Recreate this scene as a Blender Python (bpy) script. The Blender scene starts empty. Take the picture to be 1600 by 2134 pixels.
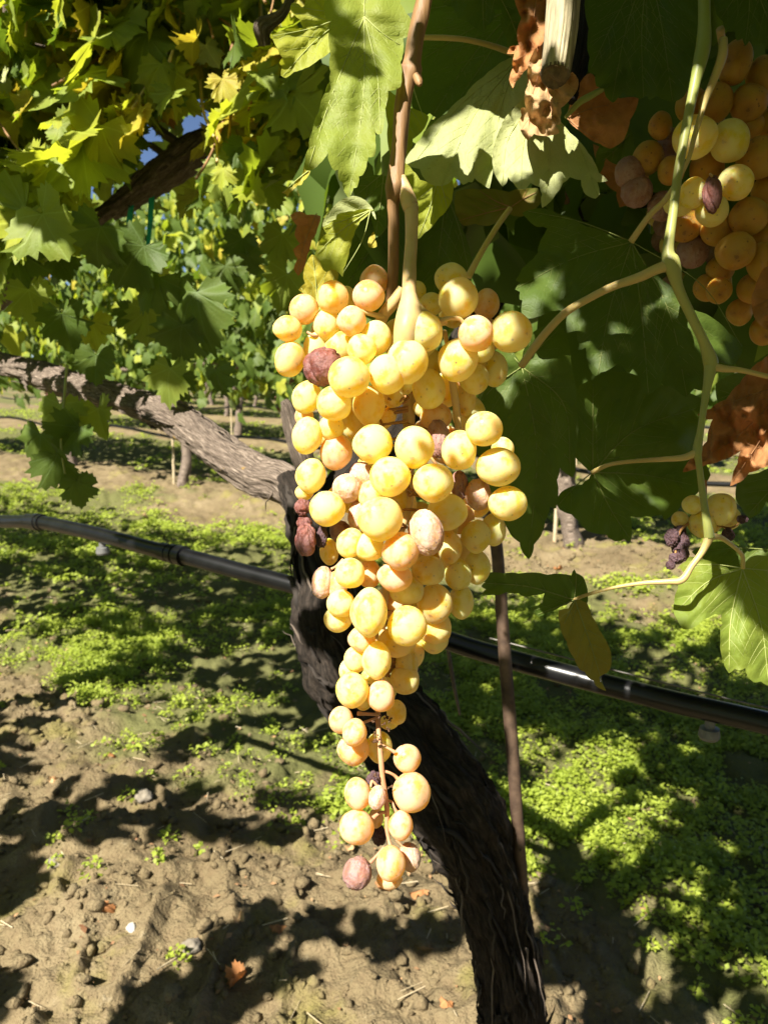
import bpy, bmesh, math, random
import numpy as np
from mathutils import Vector, Matrix, geometry
import mathutils.noise as mn

random.seed(7); rng = np.random.default_rng(11)
scene = bpy.context.scene
COL = scene.collection

# ------------------------------------------------------------------ camera, sky, sun
H = 1.0; PITCH = math.radians(10.2); FPX = 1643.0
cam_d = bpy.data.cameras.new('camera'); cam = bpy.data.objects.new('camera', cam_d); COL.objects.link(cam)
cam.location = (0, 0, H); cam.rotation_euler = (math.pi/2 - PITCH, 0, 0)
cam_d.sensor_fit = 'VERTICAL'; cam_d.sensor_height = 36.0; cam_d.lens = 36.0*FPX/2134.0
cam_d.clip_start = 0.02; cam_d.clip_end = 2000
cam_d.dof.use_dof = True; cam_d.dof.focus_distance = 0.41; cam_d.dof.aperture_fstop = 20.0
scene.camera = cam

SUN_EL = math.radians(46); SUN_AZ = math.radians(35)      # the light travels forward and to the right
S = np.array([-math.sin(SUN_AZ)*math.cos(SUN_EL), -math.cos(SUN_AZ)*math.cos(SUN_EL), math.sin(SUN_EL)])
world = bpy.data.worlds.new('World'); scene.world = world; world.use_nodes = True
nt = world.node_tree; bg = nt.nodes['Background']
sky = nt.nodes.new('ShaderNodeTexSky'); sky.sky_type = 'NISHITA'; sky.sun_disc = False
sky.sun_elevation = SUN_EL; sky.sun_rotation = math.atan2(S[0], S[1]); sky.air_density = 0.42; sky.dust_density = 0.2; sky.ozone_density = 1.0
nt.links.new(sky.outputs[0], bg.inputs[0]); bg.inputs[1].default_value = 0.05
sun_d = bpy.data.lights.new('sun', 'SUN'); sun = bpy.data.objects.new('sun', sun_d); COL.objects.link(sun)
sun_d.energy = 5.0; sun_d.angle = math.radians(0.53); sun_d.color = (1.0, 0.94, 0.82)
sun.rotation_euler = Vector(S).to_track_quat('Z', 'Y').to_euler(); sun.location = (-3, -4, 6)
vs = scene.view_settings; vs.view_transform = 'Standard'; vs.look = 'None'; vs.exposure = 1.6; vs.gamma = 1.0
vs.use_curve_mapping = False
scene.cycles.max_bounces = 6; scene.cycles.diffuse_bounces = 4; scene.cycles.transparent_max_bounces = 8
scene.cycles.sample_clamp_indirect = 6.0
try: scene.cycles.use_denoising = True
except Exception: pass

# ------------------------------------------------------------------ helpers
CF = np.array([0, math.cos(PITCH), -math.sin(PITCH)]); CU = np.array([0, math.sin(PITCH), math.cos(PITCH)]); CR = np.array([1., 0, 0])
CAM = np.array([0, 0, H])
def P(px, py, d):
    px = np.asarray(px, float); py = np.asarray(py, float); d = np.asarray(d, float)
    return CAM + ((px-800)/FPX*d)[..., None]*CR + ((1067-py)/FPX*d)[..., None]*CU + d[..., None]*CF
def proj(p):
    q = np.asarray(p, float) - CAM; d = q @ CF
    dd = np.where(np.abs(d) < 1e-6, 1e-6, d)
    return 800 + FPX*(q @ CR)/dd, 1067 - FPX*(q @ CU)/dd, d

def tagit(o, label=None, cat=None, group=None, kind=None):
    if label: o['label'] = label
    if cat: o['category'] = cat
    if group: o['group'] = group
    if kind: o['kind'] = kind
    return o
def link(name, me, parent=None):
    o = bpy.data.objects.new(name, me); COL.objects.link(o)
    if parent is not None: o.parent = parent
    return o
def empty(name, loc=(0, 0, 0)):
    o = bpy.data.objects.new(name, None); COL.objects.link(o); o.location = loc; o.empty_display_size = .05
    return o
def mesh_from(name, v, f, mat=None, smooth=True, uv=None):
    """v (n,3), f list of faces or (m,k) array"""
    me = bpy.data.meshes.new(name)
    v = np.asarray(v, np.float32)
    if isinstance(f, np.ndarray):
        k = f.shape[1]; m = f.shape[0]
        me.vertices.add(len(v)); me.vertices.foreach_set('co', v.ravel())
        me.loops.add(m*k); me.loops.foreach_set('vertex_index', f.astype(np.int32).ravel())
        me.polygons.add(m); me.polygons.foreach_set('loop_start', np.arange(0, m*k, k, dtype=np.int32))
        me.update(calc_edges=True)
    else:
        me.from_pydata([tuple(map(float, x)) for x in v], [], f); me.update()
    if uv is not None:
        ul = me.uv_layers.new(name='UVMap'); li = np.zeros(len(me.loops), np.int32); me.loops.foreach_get('vertex_index', li)
        ul.data.foreach_set('uv', np.asarray(uv, np.float32)[li].ravel())
    if smooth: me.polygons.foreach_set('use_smooth', np.ones(len(me.polygons), bool))
    if mat is not None: me.materials.append(mat)
    return me
# vectorised value noise ---------------------------------------------------------
_perm = np.random.default_rng(3).random(1 << 16).astype(np.float32)*2-1
def _h(ix, iy, iz):
    return _perm[((ix*73856093) ^ (iy*19349663) ^ (iz*83492791)) & 0xffff]
def vnoise(p):
    p = np.asarray(p, float); i = np.floor(p).astype(np.int64); f = p-i; u = f*f*(3-2*f)
    r = 0
    for a in (0, 1):
        for b in (0, 1):
            for c in (0, 1):
                w = (u[..., 0] if a else 1-u[..., 0])*(u[..., 1] if b else 1-u[..., 1])*(u[..., 2] if c else 1-u[..., 2])
                r = r + w*_h(i[..., 0]+a, i[..., 1]+b, i[..., 2]+c)
    return r
def fbm(p, o=4, g=.5):
    p = np.asarray(p, float); r = 0; a = 1.; s = 1.
    for k in range(o):
        r = r + a*vnoise(p*s + 17.3*k); a *= g; s *= 2.03
    return r
def spline(pts, n):
    """catmull-rom through rows of pts (m,k) -> (n,k)"""
    p = np.asarray(pts, float); m = len(p)
    if m == 2: 
        t = np.linspace(0, 1, n)[:, None]; return p[0]*(1-t)+p[1]*t
    q = np.vstack([2*p[0]-p[1], p, 2*p[-1]-p[-2]])
    u = np.linspace(0, m-1-1e-9, n); i = u.astype(int); t = (u-i)[:, None]
    a, b, c, d = q[i], q[i+1], q[i+2], q[i+3]
    return .5*((2*b)+(-a+c)*t+(2*a-5*b+4*c-d)*t*t+(-a+3*b-3*c+d)*t**3)
def frames(c):
    t = np.gradient(c, axis=0); t /= np.linalg.norm(t, axis=1)[:, None]+1e-12
    a = np.array([0, 0, 1.]) if abs(t[0][2]) < .8 else np.array([1., 0, 0])
    n = np.cross(t[0], a); n /= np.linalg.norm(n); N = []
    for k in range(len(c)):
        n = n - t[k]*(n @ t[k]); n /= np.linalg.norm(n)+1e-12; N.append(n.copy())
    N = np.array(N); return t, N, np.cross(t, N)
def tube_geo(c, r, sides=8, disp=None, flat=1.0):
    c = np.asarray(c); r = np.broadcast_to(np.asarray(r, float), (len(c),)); t, N, B = frames(c)
    a = np.linspace(0, 2*math.pi, sides, endpoint=False)
    ca, sa = np.cos(a), np.sin(a)
    rr = np.repeat(r[:, None], sides, 1)
    if disp is not None:
        s = np.concatenate([[0], np.cumsum(np.linalg.norm(np.diff(c, axis=0), axis=1))])
        rr = rr + disp(a[None, :]+0*s[:, None], s[:, None]+0*a[None, :], rr)
    v = c[:, None, :] + rr[..., None]*(ca[None, :, None]*N[:, None, :] + flat*sa[None, :, None]*B[:, None, :])
    n = len(c); v = v.reshape(-1, 3)
    i = np.arange(n-1)[:, None]*sides; j = np.arange(sides)[None, :]; j2 = (j+1) % sides
    f = np.stack([i+j, i+j2, i+sides+j2, i+sides+j], -1).reshape(-1, 4)
    v = np.vstack([v, c[0], c[-1]]); k = len(v)
    js = np.arange(sides); e = (n-1)*sides
    cap1 = np.stack([np.full(sides, k-2), (js+1) % sides, js, js], -1)
    cap2 = np.stack([np.full(sides, k-1), e+js, e+(js+1) % sides, e+(js+1) % sides], -1)
    return v, f, cap1[:, :3], cap2[:, :3]
class Geo:
    def __init__(s): s.v = []; s.q = []; s.t = []; s.n = 0
    def add(s, v, q=None, t=None):
        if q is not None and len(q): s.q.append(q+s.n)
        if t is not None and len(t): s.t.append(t+s.n)
        s.v.append(v); s.n += len(v)
    def tube(s, c, r, sides=8, disp=None, flat=1.0):
        v, f, c1, c2 = tube_geo(c, r, sides, disp, flat); s.add(v, f, np.vstack([c1, c2]))
    def build(s, name, mat, parent=None, smooth=True):
        v = np.vstack(s.v); fs = []
        for q in s.q: fs += q.tolist()
        for t in s.t: fs += t.tolist()
        return link(name, mesh_from(name, v, fs, mat, smooth), parent)
def pxtube(pts, n=None):
    """pts rows: px,py,depth,width_px -> centre points, radii"""
    n = n or max(8, len(pts)*8); q = spline(pts, n)
    return P(q[:, 0], q[:, 1], q[:, 2]), q[:, 3]*.5*q[:, 2]/FPX

# ------------------------------------------------------------------ materials
def newmat(name):
    m = bpy.data.materials.new(name); m.use_nodes = True; nt = m.node_tree; nt.nodes.clear()
    return m, nt
def N_(nt, typ, **kw):
    n = nt.nodes.new(typ)
    for k, v in kw.items():
        if k in n.inputs: n.inputs[k].default_value = v
        else: setattr(n, k, v)
    return n
def ramp(nt, fac, stops):
    r = nt.nodes.new('ShaderNodeValToRGB'); e = r.color_ramp.elements
    while len(e) < len(stops): e.new(.5)
    for k, (p, c) in enumerate(stops):
        e[k].position = p; e[k].color = (*c, 1) if len(c) == 3 else c
    nt.links.new(fac, r.inputs[0]); return r.outputs[0]
def mix(nt, f, a, b, mode='MIX'):
    m = nt.nodes.new('ShaderNodeMix'); m.data_type = 'RGBA'; m.blend_type = mode
    for i, x in ((0, f), (6, a), (7, b)):
        if isinstance(x, (int, float)): m.inputs[i].default_value = x
        elif isinstance(x, tuple): m.inputs[i].default_value = (*x, 1)
        else: nt.links.new(x, m.inputs[i])
    return m.outputs[2]
def math_(nt, op, a, b=0.0):
    m = nt.nodes.new('ShaderNodeMath'); m.operation = op
    for i, x in ((0, a), (1, b)):
        if isinstance(x, (int, float)): m.inputs[i].default_value = x
        else: nt.links.new(x, m.inputs[i])
    return m.outputs[0]

def leaf_mat(name, c1, c2, trans, blotch=(.2, .2, .02), blotch_amt=.3, transl=.38, rough=.55, uvscale=9.0, under=None, edge=None):
    m, nt = newmat(name); L = nt.links
    out = N_(nt, 'ShaderNodeOutputMaterial'); oi = N_(nt, 'ShaderNodeObjectInfo')
    uv = N_(nt, 'ShaderNodeTexCoord')
    n1 = N_(nt, 'ShaderNodeTexNoise', Scale=1.3, Detail=4.0)
    off = N_(nt, 'ShaderNodeVectorMath', operation='ADD'); L.new(uv.outputs['UV'], off.inputs[0])
    sc = N_(nt, 'ShaderNodeVectorMath', operation='SCALE'); sc.inputs[0].default_value = (7, 13, 5); L.new(oi.outputs['Random'], sc.inputs[3]); L.new(sc.outputs[0], off.inputs[1])
    L.new(off.outputs[0], n1.inputs['Vector'])
    col = mix(nt, oi.outputs['Random'], c1, c2)
    bf = ramp(nt, n1.outputs[0], [(.42, (0, 0, 0)), (.72, (1, 1, 1))])
    col = mix(nt, math_(nt, 'MULTIPLY', bf, blotch_amt), col, blotch)
    vo = N_(nt, 'ShaderNodeTexVoronoi', feature='DISTANCE_TO_EDGE', Scale=uvscale); L.new(off.outputs[0], vo.inputs['Vector'])
    vo2 = N_(nt, 'ShaderNodeTexVoronoi', feature='DISTANCE_TO_EDGE', Scale=uvscale*2.7); L.new(off.outputs[0], vo2.inputs['Vector'])
    net = ramp(nt, vo.outputs[0], [(0, (1, 1, 1)), (.05, (0, 0, 0))])
    tc = tuple(min(1, x*1.5+.02) for x in c1)
    col = mix(nt, math_(nt, 'MULTIPLY', net, .28), col, tc)
    sx = N_(nt, 'ShaderNodeSeparateXYZ'); L.new(uv.outputs['UV'], sx.inputs[0])
    X = math_(nt, 'ABSOLUTE', math_(nt, 'SUBTRACT', sx.outputs[0], .5)); Y = math_(nt, 'SUBTRACT', sx.outputs[1], .5)
    vd = X
    for (dx, dy) in ((.783, .622), (.946, -.323)):
        al = math_(nt, 'ADD', math_(nt, 'MULTIPLY', X, dx), math_(nt, 'MULTIPLY', Y, dy)); pe = math_(nt, 'ABSOLUTE', math_(nt, 'SUBTRACT', math_(nt, 'MULTIPLY', X, dy), math_(nt, 'MULTIPLY', Y, dx)))
        vd = math_(nt, 'MINIMUM', vd, math_(nt, 'ADD', pe, math_(nt, 'LESS_THAN', al, 0.0)))
    # herring-bone side veins
    sv = math_(nt, 'ABSOLUTE', math_(nt, 'SINE', math_(nt, 'ADD', math_(nt, 'MULTIPLY', Y, 26.0), math_(nt, 'MULTIPLY', X, -24.0))))
    vl = math_(nt, 'MAXIMUM', ramp(nt, vd, [(.006, (1, 1, 1)), (.02, (0, 0, 0))]), math_(nt, 'MULTIPLY', ramp(nt, sv, [(.03, (1, 1, 1)), (.13, (0, 0, 0))]), .35))
    vl = math_(nt, 'MULTIPLY', vl, math_(nt, 'LESS_THAN', sx.outputs[0], 5.0))
    col = mix(nt, math_(nt, 'MULTIPLY', vl, .55), col, tuple(min(1, x*1.7+.05) for x in c1))
    # tiny specks
    n3 = N_(nt, 'ShaderNodeTexNoise', Scale=26.0, Detail=2.0); L.new(off.outputs[0], n3.inputs['Vector'])
    sp = ramp(nt, n3.outputs[0], [(.69, (0, 0, 0)), (.73, (1, 1, 1))])
    col = mix(nt, math_(nt, 'MULTIPLY', sp, .5), col, (.09, .05, .015))
    if under is not None:
        ge = N_(nt, 'ShaderNodeNewGeometry'); col = mix(nt, ge.outputs['Backfacing'], col, under)
    pr = N_(nt, 'ShaderNodeBsdfPrincipled', Roughness=rough); L.new(col, pr.inputs['Base Color'])
    pr.inputs['Specular IOR Level'].default_value = .3
    tr = N_(nt, 'ShaderNodeBsdfTranslucent')
    tcol = mix(nt, math_(nt, 'MULTIPLY', bf, .5), trans, tuple(x*.8 for x in blotch) if blotch_amt > .4 else trans)
    tcol = mix(nt, math_(nt, 'MULTIPLY', net, .25), tcol, tuple(x*.5 for x in trans))
    L.new(tcol, tr.inputs[0])
    hgt = math_(nt, 'ADD', ramp(nt, vo.outputs[0], [(0, (0, 0, 0)), (.16, (1, 1, 1))]), math_(nt, 'MULTIPLY', ramp(nt, vo2.outputs[0], [(0, (0, 0, 0)), (.2, (1, 1, 1))]), .4))
    hgt = math_(nt, 'SUBTRACT', hgt, math_(nt, 'MULTIPLY', vl, 1.5))
    bp = N_(nt, 'ShaderNodeBump', Strength=.22, Distance=.0005); L.new(hgt, bp.inputs['Height'])
    L.new(bp.outputs[0], pr.inputs['Normal'])
    mx = N_(nt, 'ShaderNodeMixShader'); mx.inputs[0].default_value = transl
    L.new(pr.outputs[0], mx.inputs[1]); L.new(tr.outputs[0], mx.inputs[2]); L.new(mx.outputs[0], out.inputs[0])
    return m
M = {}
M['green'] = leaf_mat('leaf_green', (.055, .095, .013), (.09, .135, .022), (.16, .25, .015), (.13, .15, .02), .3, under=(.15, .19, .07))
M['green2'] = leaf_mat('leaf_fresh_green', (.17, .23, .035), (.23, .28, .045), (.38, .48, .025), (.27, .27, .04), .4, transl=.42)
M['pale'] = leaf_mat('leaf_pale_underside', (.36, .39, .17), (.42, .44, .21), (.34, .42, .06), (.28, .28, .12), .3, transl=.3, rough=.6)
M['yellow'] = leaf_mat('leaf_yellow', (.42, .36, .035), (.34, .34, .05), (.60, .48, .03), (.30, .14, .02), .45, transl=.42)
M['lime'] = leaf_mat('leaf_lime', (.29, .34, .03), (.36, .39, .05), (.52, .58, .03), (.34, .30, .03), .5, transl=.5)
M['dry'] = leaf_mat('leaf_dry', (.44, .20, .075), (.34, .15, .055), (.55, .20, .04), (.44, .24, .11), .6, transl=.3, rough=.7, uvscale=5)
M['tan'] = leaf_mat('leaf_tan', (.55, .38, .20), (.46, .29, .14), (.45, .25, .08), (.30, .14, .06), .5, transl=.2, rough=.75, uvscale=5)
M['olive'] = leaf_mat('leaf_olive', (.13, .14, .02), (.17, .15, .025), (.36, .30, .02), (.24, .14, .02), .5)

def simple(name, c1, c2, scale=8, rough=.7, bump=.3, dist=.002, detail=5, stretch=None, trans=None, metal=0, spec=.4, coord='Object', sss=0):
    m, nt = newmat(name); L = nt.links; out = N_(nt, 'ShaderNodeOutputMaterial'); tc = N_(nt, 'ShaderNodeTexCoord')
    v = tc.outputs[coord]
    if stretch:
        mp = N_(nt, 'ShaderNodeMapping'); mp.inputs['Scale'].default_value = stretch; L.new(v, mp.inputs[0]); v = mp.outputs[0]
    n = N_(nt, 'ShaderNodeTexNoise', Scale=scale, Detail=detail); L.new(v, n.inputs['Vector'])
    n.inputs['Roughness'].default_value = .6
    col = ramp(nt, n.outputs[0], [(.3, c1), (.7, c2)])
    pr = N_(nt, 'ShaderNodeBsdfPrincipled', Roughness=rough, Metallic=metal); L.new(col, pr.inputs['Base Color'])
    pr.inputs['Specular IOR Level'].default_value = spec
    if sss:
        pr.inputs['Subsurface Weight'].default_value = sss; pr.inputs['Subsurface Radius'].default_value = (1, .6, .15); pr.inputs['Subsurface Scale'].default_value = .003
    bp = N_(nt, 'ShaderNodeBump', Strength=bump, Distance=dist); L.new(n.outputs[0], bp.inputs['Height']); L.new(bp.outputs[0], pr.inputs['Normal'])
    sh = pr.outputs[0]
    if trans:
        tr = N_(nt, 'ShaderNodeBsdfTranslucent'); tr.inputs[0].default_value = (*trans, 1)
        mx = N_(nt, 'ShaderNodeMixShader'); mx.inputs[0].default_value = .4; L.new(sh, mx.inputs[1]); L.new(tr.outputs[0], mx.inputs[2]); sh = mx.outputs[0]
    L.new(sh, out.inputs[0]); return m
M['vein'] = simple('leaf_vein', (.30, .34, .10), (.36, .39, .13), 30, .6, .1)
M['veindark'] = simple('leaf_vein_olive', (.16, .19, .05), (.20, .22, .06), 30, .6, .1)
M['veindry'] = simple('leaf_vein_dry', (.30, .14, .06), (.36, .20, .09), 30, .7, .1)
M['shoot'] = simple('green_shoot', (.20, .25, .05), (.36, .34, .12), 25, .45, .25, .0006, stretch=(1, 1, .25), sss=.3)
M['petiole'] = simple('yellow_petiole', (.42, .34, .12), (.50, .36, .16), 30, .45, .25, .0005, sss=.3)
M['cane'] = simple('brown_cane', (.11, .05, .02), (.30, .17, .07), 90, .6, .9, .002, stretch=(1, 1, .06))
M['rachis'] = simple('bunch_stem', (.46, .34, .13), (.60, .42, .22), 60, .5, .4, .0006, sss=.4)
M['rachis_dry'] = simple('dry_bunch_stem', (.20, .08, .03), (.42, .24, .07), 120, .7, .5, .0006)
M['pedicel'] = simple('pedicel', (.34, .16, .10), (.50, .28, .14), 80, .6, .3, .0004)
M['dark_bits'] = simple('dried_floret', (.05, .025, .015), (.12, .06, .03), 80, .7, .3, .0004)
M['bark'] = None
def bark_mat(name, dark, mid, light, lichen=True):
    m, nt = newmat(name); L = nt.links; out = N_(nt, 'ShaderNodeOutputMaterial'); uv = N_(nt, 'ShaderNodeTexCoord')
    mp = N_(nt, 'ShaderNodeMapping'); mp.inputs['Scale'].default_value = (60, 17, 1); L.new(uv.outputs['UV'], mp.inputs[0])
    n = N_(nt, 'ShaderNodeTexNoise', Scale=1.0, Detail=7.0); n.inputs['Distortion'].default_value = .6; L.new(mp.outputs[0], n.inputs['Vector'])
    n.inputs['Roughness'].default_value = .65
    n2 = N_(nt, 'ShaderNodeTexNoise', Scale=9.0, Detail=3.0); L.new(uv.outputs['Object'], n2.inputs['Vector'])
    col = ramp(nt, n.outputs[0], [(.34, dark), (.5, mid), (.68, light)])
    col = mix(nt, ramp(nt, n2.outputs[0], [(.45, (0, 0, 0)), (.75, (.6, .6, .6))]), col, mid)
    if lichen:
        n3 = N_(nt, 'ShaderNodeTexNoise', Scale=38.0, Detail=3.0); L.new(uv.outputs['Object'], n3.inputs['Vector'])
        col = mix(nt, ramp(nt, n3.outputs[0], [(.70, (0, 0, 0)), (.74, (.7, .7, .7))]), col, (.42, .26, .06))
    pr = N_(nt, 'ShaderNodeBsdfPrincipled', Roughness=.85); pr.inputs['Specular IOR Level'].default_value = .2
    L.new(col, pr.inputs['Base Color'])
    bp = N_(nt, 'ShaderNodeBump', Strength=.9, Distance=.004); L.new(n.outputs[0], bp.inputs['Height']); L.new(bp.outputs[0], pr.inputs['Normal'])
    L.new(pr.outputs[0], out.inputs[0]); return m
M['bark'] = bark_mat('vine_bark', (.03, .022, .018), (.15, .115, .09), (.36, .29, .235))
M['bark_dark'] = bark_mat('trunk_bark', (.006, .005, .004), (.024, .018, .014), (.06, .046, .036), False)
M['strip'] = simple('bark_strip', (.05, .038, .03), (.17, .13, .10), 30, .85, .5, .001)
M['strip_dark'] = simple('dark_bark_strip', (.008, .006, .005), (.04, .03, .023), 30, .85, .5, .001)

def grape_mat(name, c1, c2, bloom, bloom_amt, blotch, blotch_amt, sss=1.0, scale=.013, rough=.38, wr=0.0, radius=(1.0, .62, .10), wax=.47, thru=.30, glow=(.98, .78, .04)):
    m, nt = newmat(name); L = nt.links; out = N_(nt, 'ShaderNodeOutputMaterial')
    tc = N_(nt, 'ShaderNodeTexCoord'); oi = N_(nt, 'ShaderNodeObjectInfo')
    off = N_(nt, 'ShaderNodeVectorMath', operation='ADD'); L.new(tc.outputs['Object'], off.inputs[0])
    sc = N_(nt, 'ShaderNodeVectorMath', operation='SCALE'); sc.inputs[0].default_value = (17, 31, 23); L.new(oi.outputs['Random'], sc.inputs[3]); L.new(sc.outputs[0], off.inputs[1])
    V = off.outputs[0]
    def nz(s, d=3, r=.5):
        n = N_(nt, 'ShaderNodeTexNoise', Scale=s, Detail=float(d)); n.inputs['Roughness'].default_value = r; L.new(V, n.inputs['Vector']); return n.outputs[0]
    a = nz(.8, 2)
    col = mix(nt, ramp(nt, a, [(.35, (0, 0, 0)), (.65, (1, 1, 1))]), c1, c2)
    b = nz(1.3, 5, .6)     # waxy bloom rubbed off in places
    col = mix(nt, math_(nt, 'MULTIPLY', ramp(nt, b, [(.38, (0, 0, 0)), (.58, (1, 1, 1))]), bloom_amt), col, bloom)
    c = nz(2.3, 4, .65)
    col = mix(nt, math_(nt, 'MULTIPLY', ramp(nt, c, [(.57, (0, 0, 0)), (.66, (1, 1, 1))]), blotch_amt), col, blotch)
    # corky specks and lenticels
    vo = N_(nt, 'ShaderNodeTexVoronoi', Scale=2.1); vo.inputs['Randomness'].default_value = 1.0; L.new(V, vo.inputs['Vector'])
    wd = nz(9, 2)
    dsum = math_(nt, 'ADD', vo.outputs['Distance'], math_(nt, 'MULTIPLY', wd, .10))
    col = mix(nt, ramp(nt, dsum, [(.155, (.9, .9, .9)), (.185, (0, 0, 0))]), col, (.10, .035, .012))
    po = N_(nt, 'ShaderNodeAttribute', attribute_name='pole'); pn = math_(nt, 'ADD', po.outputs['Fac'], math_(nt, 'MULTIPLY', wd, .10))
    col = mix(nt, ramp(nt, pn, [(.15, (1, 1, 1)), (.19, (0, 0, 0))]), col, (.09, .04, .015))
    col = mix(nt, math_(nt, 'MULTIPLY', ramp(nt, pn, [(.2, (1, 1, 1)), (.5, (0, 0, 0))]), .5), col, blotch)
    dn = N_(nt, 'ShaderNodeTexNoise', Scale=22.0, Detail=2.0); L.new(V, dn.inputs['Vector'])
    col = mix(nt, ramp(nt, dn.outputs[0], [(.70, (0, 0, 0)), (.76, (.35, .35, .35))]), col, (.30, .14, .05))
    pr = N_(nt, 'ShaderNodeBsdfPrincipled', Roughness=rough); L.new(col, pr.inputs['Base Color'])
    pr.inputs['Specular IOR Level'].default_value = .3
    pr.inputs['Subsurface Weight'].default_value = sss; pr.inputs['Subsurface Radius'].default_value = radius
    pr.inputs['Subsurface Scale'].default_value = scale
    fn = nz(7 if wr else 14, 4, .6)
    bp = N_(nt, 'ShaderNodeBump', Strength=.25+wr, Distance=.0004+.0008*wr); L.new(fn, bp.inputs['Height']); L.new(bp.outputs[0], pr.inputs['Normal'])
    L.new(ramp(nt, b, [(.4, (rough-.1,)*3), (.6, (rough+.2,)*3)]), pr.inputs['Roughness'])
    df = N_(nt, 'ShaderNodeBsdfDiffuse'); df.inputs[0].default_value = (*bloom, 1); L.new(bp.outputs[0], df.inputs['Normal'])
    mx = N_(nt, 'ShaderNodeMixShader'); L.new(ramp(nt, b, [(.38, (.12,)*3), (.52, (wax,)*3)]), mx.inputs[0])
    L.new(pr.outputs[0], mx.inputs[1]); L.new(df.outputs[0], mx.inputs[2])
    tl = N_(nt, 'ShaderNodeBsdfTranslucent'); tl.inputs[0].default_value = (*glow, 1)
    m2 = N_(nt, 'ShaderNodeMixShader'); m2.inputs[0].default_value = thru; L.new(mx.outputs[0], m2.inputs[1]); L.new(tl.outputs[0], m2.inputs[2])
    L.new(m2.outputs[0], out.inputs[0]); return m
M['g'] = grape_mat('grape_gold', (.82, .60, .015), (.82, .66, .03), (.94, .90, .62), .08, (.80, .40, .08), .4)
M['a'] = grape_mat('grape_amber', (.82, .48, .012), (.82, .55, .02), (.93, .84, .55), .10, (.66, .28, .06), .5)
M['p'] = grape_mat('grape_pinkish', (.78, .40, .045), (.76, .33, .07), (.88, .70, .58), .16, (.66, .27, .10), .6)
M['b'] = grape_mat('grape_amber_shaded', (.46, .26, .015), (.50, .22, .015), (.60, .45, .22), .10, (.30, .12, .03), .5, wax=.14, thru=.12, glow=(.8, .42, .03))  # browner copy for the shaded berries only, their shade put into the colour
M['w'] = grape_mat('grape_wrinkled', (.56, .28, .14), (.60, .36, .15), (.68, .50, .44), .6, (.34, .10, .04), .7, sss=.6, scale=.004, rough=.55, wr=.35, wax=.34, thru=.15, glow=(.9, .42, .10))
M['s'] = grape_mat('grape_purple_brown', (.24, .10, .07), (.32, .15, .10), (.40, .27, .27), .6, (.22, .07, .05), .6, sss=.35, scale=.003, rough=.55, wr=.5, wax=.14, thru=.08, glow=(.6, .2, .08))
M['r'] = grape_mat('raisin', (.10, .018, .010), (.20, .045, .022), (.34, .20, .20), .4, (.04, .008, .006), .7, sss=.25, scale=.002, rough=.35, wr=.6, wax=.10, thru=.05, glow=(.6, .1, .03))
M['k'] = grape_mat('dead_raisin', (.045, .018, .02), (.07, .03, .03), (.15, .10, .12), .5, (.03, .01, .01), .6, sss=.1, scale=.002, rough=.6, wr=.6, wax=.08, thru=0)

# soil
def soil_mat():
    m, nt = newmat('soil'); L = nt.links; out = N_(nt, 'ShaderNodeOutputMaterial'); tc = N_(nt, 'ShaderNodeTexCoord')
    def nz(s, d=6, r=.6):
        n = N_(nt, 'ShaderNodeTexNoise', Scale=s, Detail=float(d)); n.inputs['Roughness'].default_value = r; L.new(tc.outputs['Object'], n.inputs['Vector']); return n.outputs[0]
    a = nz(3.0); b = nz(45.0, 6, .7); c = nz(1.1, 3)
    col = ramp(nt, a, [(.3, (.135, .104, .056)), (.55, (.205, .160, .090)), (.75, (.28, .225, .135))])
    col = mix(nt, ramp(nt, b, [(.35, (.55, .55, .55)), (.6, (0, 0, 0))]), col, (.15, .105, .06))
    col = mix(nt, ramp(nt, b, [(.62, (0, 0, 0)), (.75, (.6, .6, .6))]), col, (.38, .32, .22))
    col = mix(nt, ramp(nt, nz(6.5, 4), [(.55, (0, 0, 0)), (.68, (.55, .55, .55))]), col, (.21, .19, .05))   # moss film
    at = N_(nt, 'ShaderNodeAttribute', attribute_name='weedy')
    col = mix(nt, math_(nt, 'MULTIPLY', at.outputs['Fac'], .75), col, (.10, .115, .035))
    pr = N_(nt, 'ShaderNodeBsdfPrincipled', Roughness=.95); pr.inputs['Specular IOR Level'].default_value = .1; L.new(col, pr.inputs['Base Color'])
    bp = N_(nt, 'ShaderNodeBump', Strength=.8, Distance=.012); L.new(b, bp.inputs['Height'])
    vo = N_(nt, 'ShaderNodeTexNoise', Scale=190.0, Detail=4.0); L.new(tc.outputs['Object'], vo.inputs['Vector'])
    bp2 = N_(nt, 'ShaderNodeBump', Strength=1.0, Distance=.006); L.new(vo.outputs[0], bp2.inputs['Height']); L.new(bp.outputs[0], bp2.inputs['Normal'])
    L.new(bp2.outputs[0], pr.inputs['Normal']); L.new(pr.outputs[0], out.inputs[0]); return m
M['soil'] = soil_mat()
M['weed'] = simple('weed_leaf', (.18, .24, .022), (.36, .42, .055), 6, .6, 0, .001, trans=(.42, .54, .04))
M['straw'] = simple('straw', (.36, .28, .16), (.52, .44, .30), 20, .7, .2)
M['hose'] = simple('black_hose', (.003, .003, .0035), (.008, .008, .009), 30, .30, .08, .001, spec=.4)
M['stake'] = simple('rusty_stake', (.045, .028, .020), (.14, .09, .06), 60, .6, .5, .0008, metal=.3)
M['wire'] = simple('grey_wire', (.10, .09, .08), (.2, .19, .17), 60, .5, .2, .0005, metal=.6)
M['tape'] = simple('green_tape', (.02, .30, .20), (.03, .36, .24), 10, .35, .1, .001, trans=(.04, .5, .34))
M['stone'] = simple('pebble', (.36, .35, .32), (.52, .50, .46), 40, .7, .3, .002)
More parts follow.
